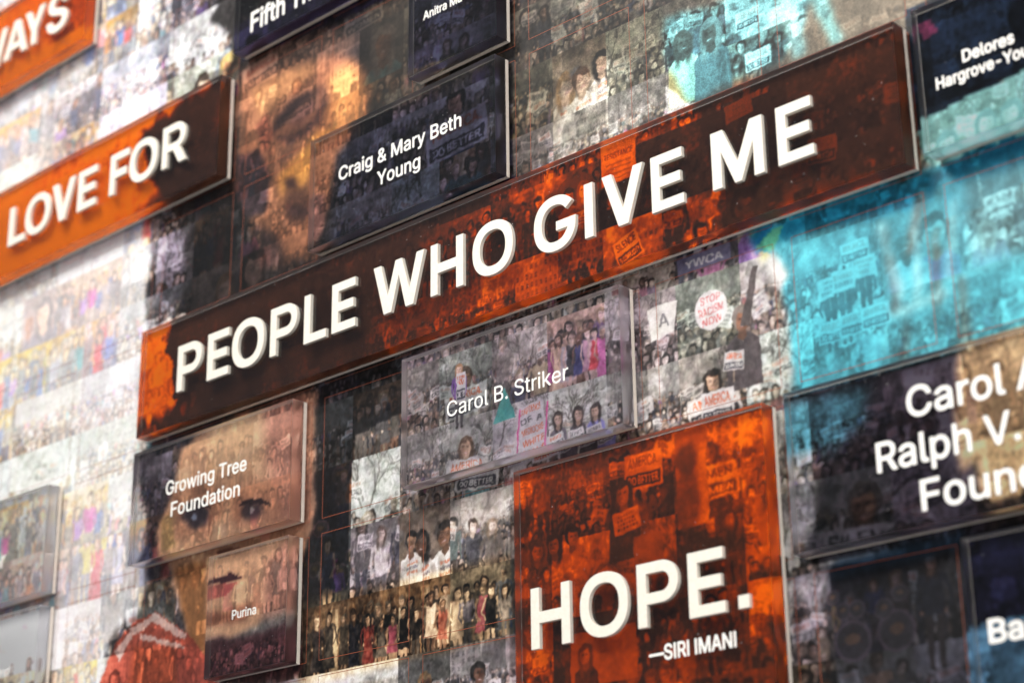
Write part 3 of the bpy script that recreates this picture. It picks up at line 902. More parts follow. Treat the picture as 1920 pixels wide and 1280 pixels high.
def region(pts, col, con=None, blur=8, jit=0, al=1.0, sat=None):
    """soft patch; pts are seen pixels of the photograph, blur and jitter in the same pixels"""
    p = np.array(pts, float)
    mg = blur * 3 + jit * 2 + 20
    ok = (PU > p[:, 0].min() - mg) & (PU < p[:, 0].max() + mg) & (PV > p[:, 1].min() - mg) & (PV < p[:, 1].max() + mg)
    ys, xs = np.where(ok)
    if len(ys) == 0: return
    a, b, c, d = ys.min(), ys.max() + 1, xs.min(), xs.max() + 1
    U, V = PU[a:b, c:d], PV[a:b, c:d]
    if jit:
        U = U + jit * 4 * n1[a:b, c:d] + jit * 3 * n3[a:b, c:d]; V = V + jit * 4 * n2[a:b, c:d] + jit * 3 * n4[a:b, c:d]
    ins = np.zeros(U.shape, bool)
    for i in range(len(p)):
        (x0, y0), (x1, y1) = p[i], p[(i + 1) % len(p)]
        if y0 == y1: continue
        ins ^= ((V < y0) != (V < y1)) & (U < (x1 - x0) * (V - y0) / (y1 - y0) + x0)
    pix = 2200.0 / (PPU / K)            # photograph pixels per field pixel, about
    m = boxblur(ins.astype(np.float32), blur / pix * .6) * al
    B = BASE[a:b, c:d]
    B += m[..., None] * (np.array(col, np.float32) / 255 - B)
    if con is not None: CON[a:b, c:d] += m * (con - CON[a:b, c:d])
    if sat is None:
        k = max(col) - min(col); sat = .9 if k < 24 else (.42 if col[0] > col[2] else .25)
    SAT[a:b, c:d] += m * (sat - SAT[a:b, c:d])

# pale left
region([(-900, -900), (350, -900), (345, 0), (430, 90), (425, 150), (300, 380), (275, 560), (262, 830), (292, 1000), (262, 1140), (200, 1200), (165, 1700), (120, 4000), (-3000, 4000), (-3000, -900)], (252, 252, 252), .40, 14, 8, 1.0, 2.2)
region([(150, -80), (460, -80), (440, 120), (330, 260), (120, 330), (100, 200)], (226, 227, 234), .7, 50, 8, .8, 1.7)
region([(300, -80), (460, -80), (440, 120), (330, 240), (300, 200)], (150, 150, 160), 1.0, 40, 8, .7)
region([(-50, 480), (250, 440), (240, 620), (-50, 660)], (253, 248, 247), .34, 40, 0, .8, 2.1)
region([(-400, 900), (90, 800), (110, 1130), (100, 1420), (-400, 1500)], (244, 240, 235), .6, 20, 0, .9, 1.3)
# woman above: dark hair round a warm lit face
region([(420, -80), (975, -80), (968, 340), (940, 480), (780, 540), (735, 640), (700, 780), (560, 800), (345, 850), (325, 720), (340, 600), (300, 560), (305, 470), (330, 400), (300, 330), (285, 260), (420, 150), (440, 100), (395, 40)], (37, 35, 36), .95, 14, 9)
region([(280, 400), (330, 390), (345, 480), (330, 600), (290, 620)], (110, 106, 116), 1.1, 16, 10, .8)
region([(690, -60), (965, -60), (965, 120), (930, 180), (700, 310), (690, 120)], (70, 63, 54), .7, 30)
region([(454, 116), (560, 96), (615, 80), (684, 136), (690, 230), (660, 300), (640, 390), (604, 476), (534, 498), (481, 446), (446, 330), (446, 207)], (146, 96, 70), .6, 26, 5)
region([(470, 170), (560, 120), (600, 120), (560, 160), (490, 220)], (204, 140, 94), .55, 20)
region([(612, 150), (664, 118), (690, 170), (676, 250), (620, 250)], (228, 154, 94), .55, 24)
region([(560, 290), (592, 250), (640, 236), (600, 300), (570, 350), (530, 372), (520, 330)], (226, 152, 76), .5, 20)
region([(454, 92), (600, 60), (700, 70), (640, 100), (560, 116), (452, 150)], (92, 70, 60), .8, 22)
region([(502, 262), (512, 222), (548, 182), (612, 158), (618, 190), (590, 236), (548, 266)], (104, 70, 56), .55, 18)
region([(506, 256), (518, 222), (552, 186), (612, 160), (566, 196), (536, 228)], (44, 31, 31), .35, 8)
region([(512, 258), (548, 252), (584, 226), (612, 180), (602, 226), (570, 256), (540, 268)], (64, 44, 41), .4, 9)
region([(540, 236), (556, 206), (592, 184), (586, 210), (566, 236)], (110, 74, 66), .7, 10)
region([(478, 238), (500, 212), (512, 250), (498, 290)], (140, 80, 62), .7, 12)
region([(442, 296), (486, 280), (506, 330), (500, 400), (460, 410), (440, 360)], (60, 46, 50), .85, 14)
region([(530, 356), (566, 352), (590, 380), (576, 416), (540, 424)], (98, 64, 52), .5, 18)
region([(470, 420), (520, 440), (540, 500), (490, 500)], (70, 52, 50), .8, 16)
region([(650, 300), (720, 235), (965, 120), (965, 345), (640, 475), (645, 400)], (48, 49, 60), 1.15, 20)
region([(536, 390), (560, 384), (592, 396), (570, 408), (544, 408)], (62, 42, 40), .4, 8)
region([(530, 336), (552, 330), (560, 352), (540, 360)], (74, 48, 42), .5, 8)
region([(580, 380), (630, 370), (626, 440), (590, 480)], (150, 104, 94), .7, 14)
region([(452, 118), (458, 60), (700, -80), (1000, -160), (980, -80), (712, 4)], (30, 28, 46), .9, 3, 0, 1, 1.0)
region([(764, 152), (766, 40), (830, -60), (962, -80), (962, 78)], (36, 36, 48), 1.05, 3, 0, 1, 1.0)
# light running through the long plaque, then dark again
region([(770, 700), (760, 590), (850, 500), (900, 400), (960, 325), (1130, 250), (1312, 180), (1332, 240), (1352, 330), (1372, 450), (1010, 590)], (132, 128, 126), 1.1, 22, 8)
region([(700, 700), (720, 590), (800, 500), (860, 400), (930, 360), (900, 470), (830, 600), (830, 680)], (86, 80, 78), 1.0, 22, 6, .8)
region([(1308, 195), (1690, 30), (1712, 40), (1726, 322), (1480, 408), (1372, 440), (1352, 320), (1330, 250)], (60, 54, 52), 1.0, 5, 6)
region([(1310, 186), (1345, 172), (1372, 250), (1345, 262)], (34, 30, 30), .8, 6, 5)
region([(268, 620), (345, 590), (330, 640), (345, 700), (352, 800), (300, 830), (255, 840)], (232, 224, 216), .45, 7, 7)
# face at the top centre, gritty and grey, and the beige field beside it
region([(962, -80), (1800, -80), (1715, 40), (1500, 130), (1310, 190), (1130, 255), (962, 335)], (116, 108, 98), .85, 4)
region([(962, -60), (1235, -60), (1238, 112), (1130, 105), (1060, 120), (1000, 250), (962, 310)], (92, 85, 76), .95, 16, 8)
region([(1110, 130), (1250, 108), (1262, 205), (1200, 262), (1090, 300), (1010, 300), (1060, 210)], (150, 145, 136), .85, 16, 6)
region([(1480, -60), (1780, -60), (1710, 60), (1500, 130), (1440, 120)], (136, 124, 106), .35, 20)
# the print runs on beyond the right edge of the photograph
region([(1930, -100), (2700, -420), (2700, -60), (1930, 205)], (30, 44, 60), .9, 4)
region([(1930, 195), (2700, -70), (2700, 420), (1930, 690)], (98, 190, 202), .8, 4, 6)
region([(1930, 640), (2700, 400), (2700, 1700), (1930, 1700)], (62, 58, 66), 1.0, 8, 6)
# teal light
region([(1242, 36), (1330, 16), (1445, -40), (1560, -60), (1510, 40), (1470, 112), (1310, 186), (1288, 190), (1245, 110)], (118, 184, 190), .95, 8, 6)
region([(1436, -60), (1472, -60), (1512, 100), (1488, 112)], (168, 228, 226), .5, 9, 2)
region([(1490, -60), (1530, -60), (1582, 78), (1562, 88)], (146, 214, 212), .5, 9, 2)
region([(1246, 160), (1294, 196), (1262, 214), (1246, 214)], (226, 224, 220), .4, 4, 3)
region([(1395, 445), (1490, 398), (1722, 320), (1760, 300), (1960, 200), (1960, 690), (1800, 700), (1640, 730), (1492, 770), (1486, 640), (1462, 540), (1400, 480)], (76, 162, 178), .5, 10, 8)
region([(1400, 440), (1722, 322), (1780, 318), (1740, 380), (1640, 405), (1480, 450)], (26, 126, 160), .5, 12, 6)
region([(1755, 310), (1960, 220), (1960, 300), (1800, 350)], (24, 116, 148), .7, 12, 6)
region([(1800, 340), (1960, 290), (1960, 460), (1820, 500)], (108, 156, 162), .7, 24)
region([(1500, 600), (1640, 560), (1640, 720), (1500, 750)], (66, 152, 168), .55, 30)
for pts, cl in (([(1664, 480), (1678, 470), (1690, 580), (1672, 590)], (92, 84, 86)), ([(1750, 440), (1762, 430), (1768, 560), (1752, 600)], (96, 84, 80)),
                ([(1720, 360), (1736, 352), (1712, 470), (1698, 480)], (112, 96, 92)), ([(1690, 640), (1704, 570), (1700, 690), (1684, 700)], (84, 84, 84)), ([(1796, 520), (1808, 510), (1824, 660), (1800, 672)], (96, 98, 96))):
    region(pts, cl, .6, 9, 5, .7)
for pts in ([(1674, 580), (1779, 540), (1782, 552), (1676, 596)], [(1640, 420), (1660, 410), (1700, 560), (1688, 566)], [(1710, 420), (1724, 410), (1730, 560), (1716, 560)], [(1780, 380), (1796, 370), (1790, 520), (1776, 520)]):
    region(pts, (150, 206, 212), .5, 8, 4, .7)
region([(1482, 745), (1640, 705), (1930, 630), (1930, 700), (1640, 770), (1490, 810)], (44, 66, 84), .9, 10, 5)
# umbrella of several colours under the long plaque
region([(1392, 470), (1420, 432), (1450, 420), (1452, 452), (1418, 470)], (24, 120, 160), .4, 2)
region([(1414, 466), (1446, 432), (1470, 420), (1450, 470)], (90, 180, 140), .4, 2)
region([(1402, 490), (1430, 470), (1448, 480), (1424, 506)], (232, 226, 150), .3, 3)
region([(1424, 500), (1452, 470), (1480, 520), (1452, 560), (1430, 530)], (236, 232, 226), .4, 10, 4)
# navy and teal plaque
region([(1696, 20), (1960, -80), (1960, 130), (1745, 240), (1715, 250)], (22, 32, 48), 1.0, 2)
region([(1716, 246), (1745, 236), (1960, 128), (1960, 235), (1750, 312), (1735, 300)], (158, 222, 216), .55, 2, 2)
region([(1736, 60), (1760, 45), (1776, 70), (1750, 88)], (104, 44, 72), .5, 6)
# centre: crowd photographs, a dark band at their left
region([(578, 730), (752, 668), (756, 770), (664, 820), (654, 1000), (652, 1112), (566, 1140), (572, 900)], (54, 54, 60), 1.0, 5, 3)
region([(560, 1130), (1000, 1030), (1000, 1180), (560, 1290)], (176, 152, 124), 1.1, 8)
region([(756, 668), (1200, 530), (1208, 806), (760, 935)], (142, 136, 140), .85, 2)
region([(1205, 520), (1400, 440), (1460, 540), (1490, 700), (1450, 760), (1205, 800)], (150, 145, 143), .9, 12)
# girl below: warm face through two plaques
region([(276, 800), (400, 760), (405, 860), (366, 930), (352, 980), (318, 1040), (300, 1040), (284, 900)], (84, 80, 90), .9, 12, 9)
region([(363, 850), (430, 790), (553, 745), (590, 735), (586, 1000), (545, 1090), (506, 1176), (450, 1204), (400, 1200), (338, 1150), (322, 1074), (310, 1010), (340, 940)], (232, 176, 140), .40, 12, 4)
region([(510, 760), (585, 735), (580, 990), (530, 980)], (196, 136, 116), .55, 26)
region([(410, 800), (510, 770), (510, 870), (420, 900)], (244, 192, 152), .38, 26)
region([(322, 980), (346, 960), (350, 1030), (326, 1040)], (206, 164, 110), .5, 8)
region([(340, 930), (400, 905), (440, 930), (440, 1000), (400, 1020), (350, 1010)], (182, 126, 98), .45, 20, 0, .8)
region([(450, 930), (500, 905), (548, 920), (550, 980), (500, 1000), (460, 990)], (176, 120, 94), .45, 20, 0, .8)
region([(360, 974), (372, 952), (396, 946), (414, 962), (408, 990), (384, 998)], (54, 46, 52), .3, 9)
region([(356, 966), (374, 946), (400, 942), (420, 958), (400, 953), (376, 957)], (36, 28, 30), .3, 4)
region([(380, 972), (388, 967), (391, 976), (383, 981)], (120, 126, 146), .2, 2)
region([(470, 966), (482, 946), (506, 944), (518, 958), (504, 976), (482, 980)], (60, 48, 50), .3, 9)
region([(464, 956), (482, 941), (510, 939), (532, 952), (508, 949), (484, 951)], (40, 28, 30), .3, 4)
region([(488, 960), (495, 955), (498, 963), (491, 967)], (128, 122, 118), .2, 2)
region([(420, 985), (440, 975), (452, 1040), (420, 1046)], (240, 188, 150), .4, 10)
region([(404, 1036), (418, 1028), (446, 1026), (464, 1032), (450, 1044), (420, 1048)], (128, 80, 66), .35, 6)
region([(390, 1098), (410, 1084), (430, 1088), (454, 1078), (478, 1088), (450, 1094), (426, 1098), (404, 1102)], (72, 40, 46), .35, 4)
region([(398, 1106), (426, 1101), (468, 1094), (444, 1122), (414, 1126)], (190, 104, 94), .45, 7)
region([(394, 1150), (440, 1150), (500, 1130), (480, 1168), (410, 1176)], (168, 108, 84), .5, 12)
region([(384, 1202), (470, 1200), (520, 1186), (568, 1160), (568, 1270), (380, 1290)], (92, 56, 60), .9, 12, 4)
region([(520, 1060), (566, 1010), (566, 1150), (510, 1170)], (190, 136, 118), .6, 16)
region([(326, 1062), (386, 1050), (386, 1236), (352, 1196), (338, 1130)], (176, 120, 76), .5, 14)
# her red checked coat
region([(170, 1330), (215, 1204), (252, 1164), (292, 1148), (352, 1186), (386, 1230), (430, 1330)], (178, 84, 68), .6, 6, 2)
for pts in ([(236, 1182), (288, 1152), (300, 1158), (250, 1192)], [(290, 1150), (350, 1188), (346, 1198), (284, 1164)], [(212, 1222), (240, 1186), (248, 1190), (222, 1240)], [(262, 1190), (340, 1204), (350, 1214), (262, 1200)]):
    region(pts, (226, 200, 192), .4, 4, 3, .8)
region([(250, 1210), (330, 1215), (330, 1290), (240, 1290)], (184, 84, 58), .6, 14)
# right edge: dark photographs
region([(1478, 762), (1640, 715), (1960, 625), (1960, 975), (1500, 1062)], (40, 37, 43), 1.15, 4)
region([(1480, 770), (1640, 725), (1630, 800), (1570, 860), (1490, 880)], (70, 128, 146), 1.0, 16, 5, .75)
region([(1488, 860), (1560, 850), (1545, 1000), (1510, 1050), (1496, 1040)], (150, 142, 150), 1.1, 10, 5, .8)
region([(1818, 660), (1960, 600), (1960, 930), (1868, 950), (1850, 870), (1822, 890), (1812, 780)], (212, 170, 128), .65, 8, 3)
region([(1490, 1072), (1960, 965), (1960, 1400), (1490, 1400)], (52, 52, 60), 1.0, 4)
region([(1490, 1070), (1560, 1055), (1560, 1400), (1490, 1400)], (104, 98, 104), 1.0, 12)
region([(1560, 1055), (1810, 990), (1810, 1030), (1560, 1090)], (34, 52, 70), .6, 10)
region([(1800, 1010), (1960, 965), (1960, 1160), (1815, 1190)], (20, 20, 36), .9, 3)
region([(1812, 1186), (1960, 1150), (1960, 1400), (1826, 1400)], (74, 112, 140), .8, 4)
# square plaque
region([(958, 890), (1440, 745), (1490, 1400), (955, 1400)], (106, 101, 99), 1.0, 2)
region([(1100, 1060), (1300, 1000), (1330, 1130), (1120, 1190)], (84, 80, 80), 1.0, 34, 8)
region([(1330, 820), (1450, 780), (1460, 1000), (1340, 1000)], (150, 130, 124), .8, 20)

# --- tone the mosaic with the field, add grain
L = (MOS @ np.array([.3, .59, .11], np.float32))[..., None]
MOS = L + (MOS - L) * up(SAT, NH, NW)[..., None]
del L
B3 = up(BASE, NH, NW); C3 = up(CON, NH, NW)[..., None]
MURALPX = B3 * ((1 - C3 * .96) + C3 * 2.25 * MOS / (.74 + .58 * MOS))
MURALPX = np.where(MURALPX > .6, .6 + .36 * np.tanh((MURALPX - .6) / .36), MURALPX)
del MOS
gr = np.clip(1 - np.hypot((PU - 1330) / 420, (PV - 80) / 260), 0, 1)
gr = .05 + .14 * up(np.clip(gr * 2, 0, 1), NH, NW)
gn = np.random.default_rng(3)
MURALPX *= 1 + (gr * (gn.random((NH, NW), np.float32) - .5) * 2)[..., None]
MURALPX = np.clip(MURALPX, 0.012, .96)
MURAL = bpy.data.images.new('mural_print', NW, NH, alpha=False, float_buffer=False)
MURAL.colorspace_settings.name = 'sRGB'
buf = np.ones((NH, NW, 4), np.float32)
buf[..., :3] = MURALPX[::-1]
MURAL.pixels.foreach_set(buf.ravel())
MURAL.update()
del buf, B3, C3


# ------------------------------------------------------------------ materials
def mat(name):
    m = bpy.data.materials.new(name)
    m.use_nodes = True
    nt = m.node_tree
    return m, nt, nt.nodes['Principled BSDF']
def mural_uv(nt):
    """texture coordinate = place on the wall, so print runs on from the wall into the plaques"""
    g = nt.nodes.new('ShaderNodeNewGeometry')
    sx = nt.nodes.new('ShaderNodeSeparateXYZ')
    nt.links.new(g.outputs['Position'], sx.inputs[0])
    def rng(sock, a, b):
        n = nt.nodes.new('ShaderNodeMapRange'); n.clamp = False
        n.inputs['From Min'].default_value = a; n.inputs['From Max'].default_value = b
        nt.links.new(sock, n.inputs['Value']); return n.outputs['Result']
    cx = nt.nodes.new('ShaderNodeCombineXYZ')
    nt.links.new(rng(sx.outputs['X'], MX0 * S, MX1 * S), cx.inputs[0])
    nt.links.new(rng(sx.outputs['Z'], MZ0 * S + ZO, MZ1 * S + ZO), cx.inputs[1])
    im = nt.nodes.new('ShaderNodeTexImage')
    im.image = MURAL
    im.extension = 'EXTEND'
    im.interpolation = 'Linear'
    nt.links.new(cx.outputs[0], im.inputs[0])
    return im
def obj_noise(nt, scale, detail=3):
    tc = nt.nodes.new('ShaderNodeTexCoord')
    n = nt.nodes.new('ShaderNodeTexNoise')
    n.inputs['Scale'].default_value = scale
    n.inputs['Detail'].default_value = detail
    nt.links.new(tc.outputs['Object'], n.inputs['Vector'])
    return n
def ramp(nt, sock, stops):
    r = nt.nodes.new('ShaderNodeValToRGB')
    e = r.color_ramp.elements
    while len(e) < len(stops): e.new(.5)
    for k, (p, c) in enumerate(stops):
        e[k].position = p; e[k].color = (*[(q / 255) ** 2.2 for q in c], 1)
    nt.links.new(sock, r.inputs[0])
    return r

M_wall, nt, b = mat('printed_wall')
im = mural_uv(nt)
mx = nt.nodes.new('ShaderNodeMix'); mx.data_type = 'RGBA'; mx.blend_type = 'MULTIPLY'
mx.inputs['Factor'].default_value = 1
nt.links.new(im.outputs[0], mx.inputs['A']); mx.inputs['B'].default_value = (.84, .84, .84, 1)
nt.links.new(mx.outputs['Result'], b.inputs['Base Color'])
b.inputs['Roughness'].default_value = .5
b.inputs['Specular IOR Level'].default_value = .2
n = obj_noise(nt, 900, 2)
bp = nt.nodes.new('ShaderNodeBump'); bp.inputs['Strength'].default_value = .05; bp.inputs['Distance'].default_value = .0004
nt.links.new(n.outputs[0], bp.inputs['Height']); nt.links.new(bp.outputs[0], b.inputs['Normal'])

def print_mat(name, gain, orange=False):
    m, nt, b = mat(name)
    im = mural_uv(nt)
    src = im.outputs[0]
    if orange:
        bw = nt.nodes.new('ShaderNodeRGBToBW'); nt.links.new(src, bw.inputs[0])
        # luminance of the photographs carried by one orange ink
        g = nt.nodes.new('ShaderNodeMath'); g.operation = 'POWER'; g.inputs[1].default_value = .4545
        nt.links.new(bw.outputs[0], g.inputs[0])
        src = ramp(nt, g.outputs[0], [(0.05, (40, 27, 22)), (0.17, (58, 36, 27)), (.32, (102, 43, 23)), (.54, (176, 62, 12)), (.78, (255, 106, 0))]).outputs[0]
    mx = nt.nodes.new('ShaderNodeMix'); mx.data_type = 'RGBA'; mx.blend_type = 'MULTIPLY'
    mx.inputs['Factor'].default_value = 1
    mx.clamp_result = True
    nt.links.new(src, mx.inputs['A'])
    mx.inputs['B'].default_value = (gain, gain, gain, 1)
    nt.links.new(mx.outputs['Result'], b.inputs['Base Color'])
    b.inputs['Roughness'].default_value = .6
    b.inputs['Specular IOR Level'].default_value = .0
    return m
M_print = print_mat('plaque_print', 1.35)
M_pale = print_mat('pale_plaque_print', 1.6)
M_orange = print_mat('orange_print', 1.3, True)

M_acr, nt, b = mat('clear_acrylic')
b.inputs['Base Color'].default_value = (1, 1, 1, 1)
b.inputs['Transmission Weight'].default_value = 1
b.inputs['IOR'].default_value = 1.49
b.inputs['Roughness'].default_value = 0
n = obj_noise(nt, 60, 2)
bp = nt.nodes.new('ShaderNodeBump'); bp.inputs['Strength'].default_value = .012; bp.inputs['Distance'].default_value = .0006
nt.links.new(n.outputs[0], bp.inputs['Height']); nt.links.new(bp.outputs[0], b.inputs['Normal'])

M_edge, nt, b = mat('sawn_acrylic_edge')
b.inputs['Base Color'].default_value = (.80, .78, .82, 1)
b.inputs['Transmission Weight'].default_value = 1
b.inputs['IOR'].default_value = 1.49
n = obj_noise(nt, 120, 3)
mr = nt.nodes.new('ShaderNodeMapRange'); mr.inputs['To Min'].default_value = .26; mr.inputs['To Max'].default_value = .42
nt.links.new(n.outputs[0], mr.inputs['Value']); nt.links.new(mr.outputs[0], b.inputs['Roughness'])

def plain(name, c0, c1, rough, scale=220, spec=.4):
    m, nt, b = mat(name)
    n = obj_noise(nt, scale, 4)
    r = ramp(nt, n.outputs[0], [(.3, c0), (.7, c1)])
    nt.links.new(r.outputs[0], b.inputs['Base Color'])
    b.inputs['Roughness'].default_value = rough
    b.inputs['Specular IOR Level'].default_value = spec
    bp = nt.nodes.new('ShaderNodeBump'); bp.inputs['Strength'].default_value = .08; bp.inputs['Distance'].default_value = .0003
    nt.links.new(n.outputs[0], bp.inputs['Height']); nt.links.new(bp.outputs[0], b.inputs['Normal'])
    return m
M_letter = plain('white_cast_letter', (213, 206, 192), (224, 217, 204), .42, 300)
M_vinyl = plain('white_vinyl', (224, 221, 214), (232, 229, 223), .5)
M_plate = plain('white_backing', (214, 203, 190), (226, 216, 204), .55, 160)
M_spacer = plain('grey_spacer', (70, 68, 66), (84, 82, 80), .6)
M_dust = plain('dust', (190, 188, 184), (220, 218, 214), .8)
M_ink = plain('orange_ink', (122, 66, 46), (148, 76, 50), .6)
M_back = plain('wall_board', (90, 88, 86), (104, 102, 100), .8, 40)

# ------------------------------------------------------------------ object helpers
def link(name, me, m, parent=None):
    o = bpy.data.objects.new(name, me)
    COL.objects.link(o)
    if m is not None and not me.materials: me.materials.append(m)
    if parent is not None: o.parent = parent
    return o
def box_mesh(name, lo, hi, bevel=0.0, seg=1):
    bm = bmesh.new()
    bmesh.ops.create_cube(bm, size=1)
    for v in bm.verts:
        v.co = [(lo[k] + hi[k]) / 2 + v.co[k] * (hi[k] - lo[k]) for k in range(3)]
    if bevel: bmesh.ops.bevel(bm, geom=bm.edges[:], offset=bevel, segments=seg, affect='EDGES', profile=.5)
    me = bpy.data.meshes.new(name)
    bm.to_mesh(me); bm.free()
    return me

# ------------------------------------------------------------------ the printed wall: board + photographs
wall = link('wall', box_mesh('wall', W3(MX0, WALL + .0006, MZ0), W3(MX1, WALL + .012, MZ1)), M_back)
wall['kind'] = 'structure'
def sheet_mesh(name, rects, y):
    v, f = [], []
    for x0, x1, z0, z1 in rects:
        k = len(v)
        v += [W3(x0, y, z0), W3(x1, y, z0), W3(x1, y, z1), W3(x0, y, z1)]
        f.append((k, k + 1, k + 2, k + 3))
    me = bpy.data.meshes.new(name)
    me.from_pydata(v, [], f)
    return me
vis, rest = [], []
for t in TILES:
    x0, x1, z0, z1 = t
    u, v = proj((x0 + x1) / 2, (z0 + z1) / 2)
    if -30 < u < 1950 and -30 < v < 1310:
        c = [proj(a, b_) for a, b_ in ((x0, z0), (x1, z0), (x1, z1), (x0, z1))]
        ar = abs(sum(c[k][0] * c[(k + 1) % 4][1] - c[(k + 1) % 4][0] * c[k][1] for k in range(4))) / 2
        vis.append((ar, t))
    else:
        rest.append(t)
vis.sort(key=lambda q: -q[0])
rest += [t for _, t in vis[290:]]
for ar, t in vis[:290]:
    link('photo_print', sheet_mesh('photo_print', [t], WALL), M_wall, wall)
if rest:
    o = link('photo_prints', sheet_mesh('photo_prints', rest, WALL), M_wall, wall)
    o['kind'] = 'stuff'

# thin orange outlines printed round every slot of the wall's grid
ow, oh, ot = .1050, .1052, .00042
om = sheet_mesh('slot_outline', [(0, ow, 0, ot), (0, ow, oh - ot, oh), (0, ot, ot, oh - ot), (ow - ot, ow, ot, oh - ot)], 0)
om.transform(Matrix.Translation((0, 0, -ZO)))
for k in range(-5, 9):
    for j in range(-3, 8):
        x_ = -1.4135 + .1203 * k + .0015; z_ = .8791 - .1178 * j
        if x_ + ow < MX1 and x_ > MX0 and z_ < MZ1 and z_ - oh > MZ0:
            u, v = proj(x_ + ow / 2, z_ - oh / 2)
            if -250 < u < 2200 and -250 < v < 1500:
                o = link('slot_outline', om, M_ink, wall)
                o.location = W3(x_, WALL - .0001, z_ - oh)

# ------------------------------------------------------------------ plaques
rngd = np.random.default_rng(7)
def flat_text(pl, txt, xl, xr, base, cap, bold, name='lettering'):
    """a line of thin white vinyl letters on the front of a plaque, fitted between xl and xr"""
    lp = text_loops(txt, bold)
    al = np.concatenate(lp)
    a0, a1 = al[:, 0].min(), al[:, 0].max()
    k = (xr - xl) / (a1 - a0)
    lp = [np.stack([(l[:, 0] - a0) * k * S, l[:, 1] * cap * S], 1) for l in lp]
    me = loops_mesh(name, lp, .00012)
    me.transform(Matrix.Translation((0, 0, 0)) @ Matrix.Rotation(math.radians(90), 4, 'X'))
    me.transform(Matrix.Translation(Vector(W3(xl, 0, base)) + Vector((0, -.00016, 0)) - Vector(pl.location)))
    return link(name, me, M_vinyl, pl)
LT = 0.0034
def raised(pl, ch, x0, x1, base, cap=.0440):
    lp, w = cap_glyph(ch)
    kx = (x1 - x0) / w
    lp = [[(q[0] * kx * S, q[1] * cap * S) for q in l] for l in lp]
    bev = .00035
    me = loops_mesh('letter', lp, LT * S / 2 - bev, bev)
    me.transform(Matrix.Rotation(math.radians(90), 4, 'X'))
    me.transform(Matrix.Translation(Vector(W3(x0, -LT / 2, base)) + Vector((0, .0002, 0)) - Vector(pl.location)))
    for p in me.polygons: p.use_smooth = False
    return link('letter', me, M_letter, pl)
def plaque(x0, x1, zt, zb, label, orange=False, group=None, dust=26, pm=None):
    pl = bpy.data.objects.new('plaque', None)
    pl.empty_display_size = .02
    COL.objects.link(pl)
    pl.location = W3((x0 + x1) / 2, WALL, zb)
    pl['label'] = label
    pl['category'] = 'plaque'
    if group: pl['group'] = group
    L = Vector(pl.location)
    def bx(name, X0, X1, Y0, Y1, Z0, Z1, m, bev=0.0, seg=1):
        lo = Vector(W3(X0, Y0, Z0)) - L; hi = Vector(W3(X1, Y1, Z1)) - L
        return link(name, box_mesh(name, lo, hi, bev, seg), m, pl)
    e = .00025
    blk = bx('acrylic_block', x0, x1, 0, DEPTH - PLATE, zb, zt, M_acr)
    blk.data.materials.append(M_edge)          # polished front and back, sawn sides
    for p in blk.data.polygons:
        if abs(p.normal.y) < .5: p.material_index = 1
    pr = sheet_mesh('print', [(x0 + e, x1 - e, zb + e, zt - e)], DEPTH - PLATE - .0002)
    pr.transform(Matrix.Translation(-L))
    link('print', pr, M_orange if orange else (pm or M_print), pl)
    bx('backing_plate', x0, x1, DEPTH - PLATE + .00008, DEPTH, zb, zt, M_plate, .0002)
    m_ = .012
    bx('spacer', x0 + m_, x1 - m_, DEPTH + .00003, WALL - .00003, zb + m_, zt - m_, M_spacer)
    # a few specks of dust on the front face
    v, f = [], []
    for q in range(int(dust * (x1 - x0) / .2)):
        X, Z = rngd.uniform(x0 + .004, x1 - .004), rngd.uniform(zb + .004, zt - .004)
        r = rngd.choice([.00018, .00022, .0003, .0004]) * rngd.uniform(.6, 1.0)
        k = len(v)
        for a in range(5):
            rr = r * rngd.uniform(.6, 1.2)
            v.append(Vector(W3(X, -.00005, Z)) + Vector((rr * S * math.cos(a * 1.2566), 0, rr * S * math.sin(a * 1.2566))) - L)
        f.append(tuple(range(k, k + 5)))
    me = bpy.data.meshes.new('dust_specks'); me.from_pydata(v, [], f)
    d = link('dust_specks', me, M_dust, pl); d['kind'] = 'stuff'
    return pl
def raised_line(pl, spec, base):
    for ch, a, b_ in spec: raised(pl, ch, a, b_, base)

GO = 'orange plaques with raised white capitals'
GN = 'clear plaques with white names'
# the line of the quotation in the middle
pl = plaque(-1.4135, -.5855, .6446, .5402, 'long orange acrylic plaque with raised white letters PEOPLE WHO GIVE ME', True, GO)
raised_line(pl, [('P', -1.3515, -1.3165), ('E', -1.3077, -1.2777), ('O', -1.2729, -1.2292), ('P', -1.2206, -1.1852),
                 ('L', -1.1761, -1.1477), ('E', -1.1406, -1.1112), ('W', -1.0893, -1.0294), ('H', -1.0220, -.9853),
                 ('O', -.9751, -.9315), ('G', -.9094, -.8666), ('I', -.8581, -.8496), ('V', -.8405, -.8009),
                 ('E', -.7936, -.7642), ('M', -.7384, -.6937), ('E', -.6819, -.6524)], .5693)
pl = plaque(-1.95, -1.3103, .8791, .775, 'orange acrylic plaque with raised white letters LOVE FOR', True, GO)
raised_line(pl, [('L', -1.6590, -1.6282), ('O', -1.6284, -1.5835), ('V', -1.5809, -1.5400), ('E', -1.5340, -1.5025),
                 ('F', -1.4793, -1.4494), ('O', -1.4469, -1.4020), ('R', -1.3938, -1.3563)], .8055)
pl = plaque(-1.98, -1.5490, 1.1155, 1.0115, 'orange acrylic plaque in the upper left corner ending in raised letters WAYS', True, GO)
raised_line(pl, [('W', -1.7590, -1.6985), ('A', -1.7010, -1.6560), ('Y', -1.6620, -1.6240), ('S', -1.6180, -1.5800)], 1.0405)
pl = plaque(-.9368, -.7103, .4068, .184, 'large square orange acrylic plaque with raised word HOPE and a small signature', True, GO)
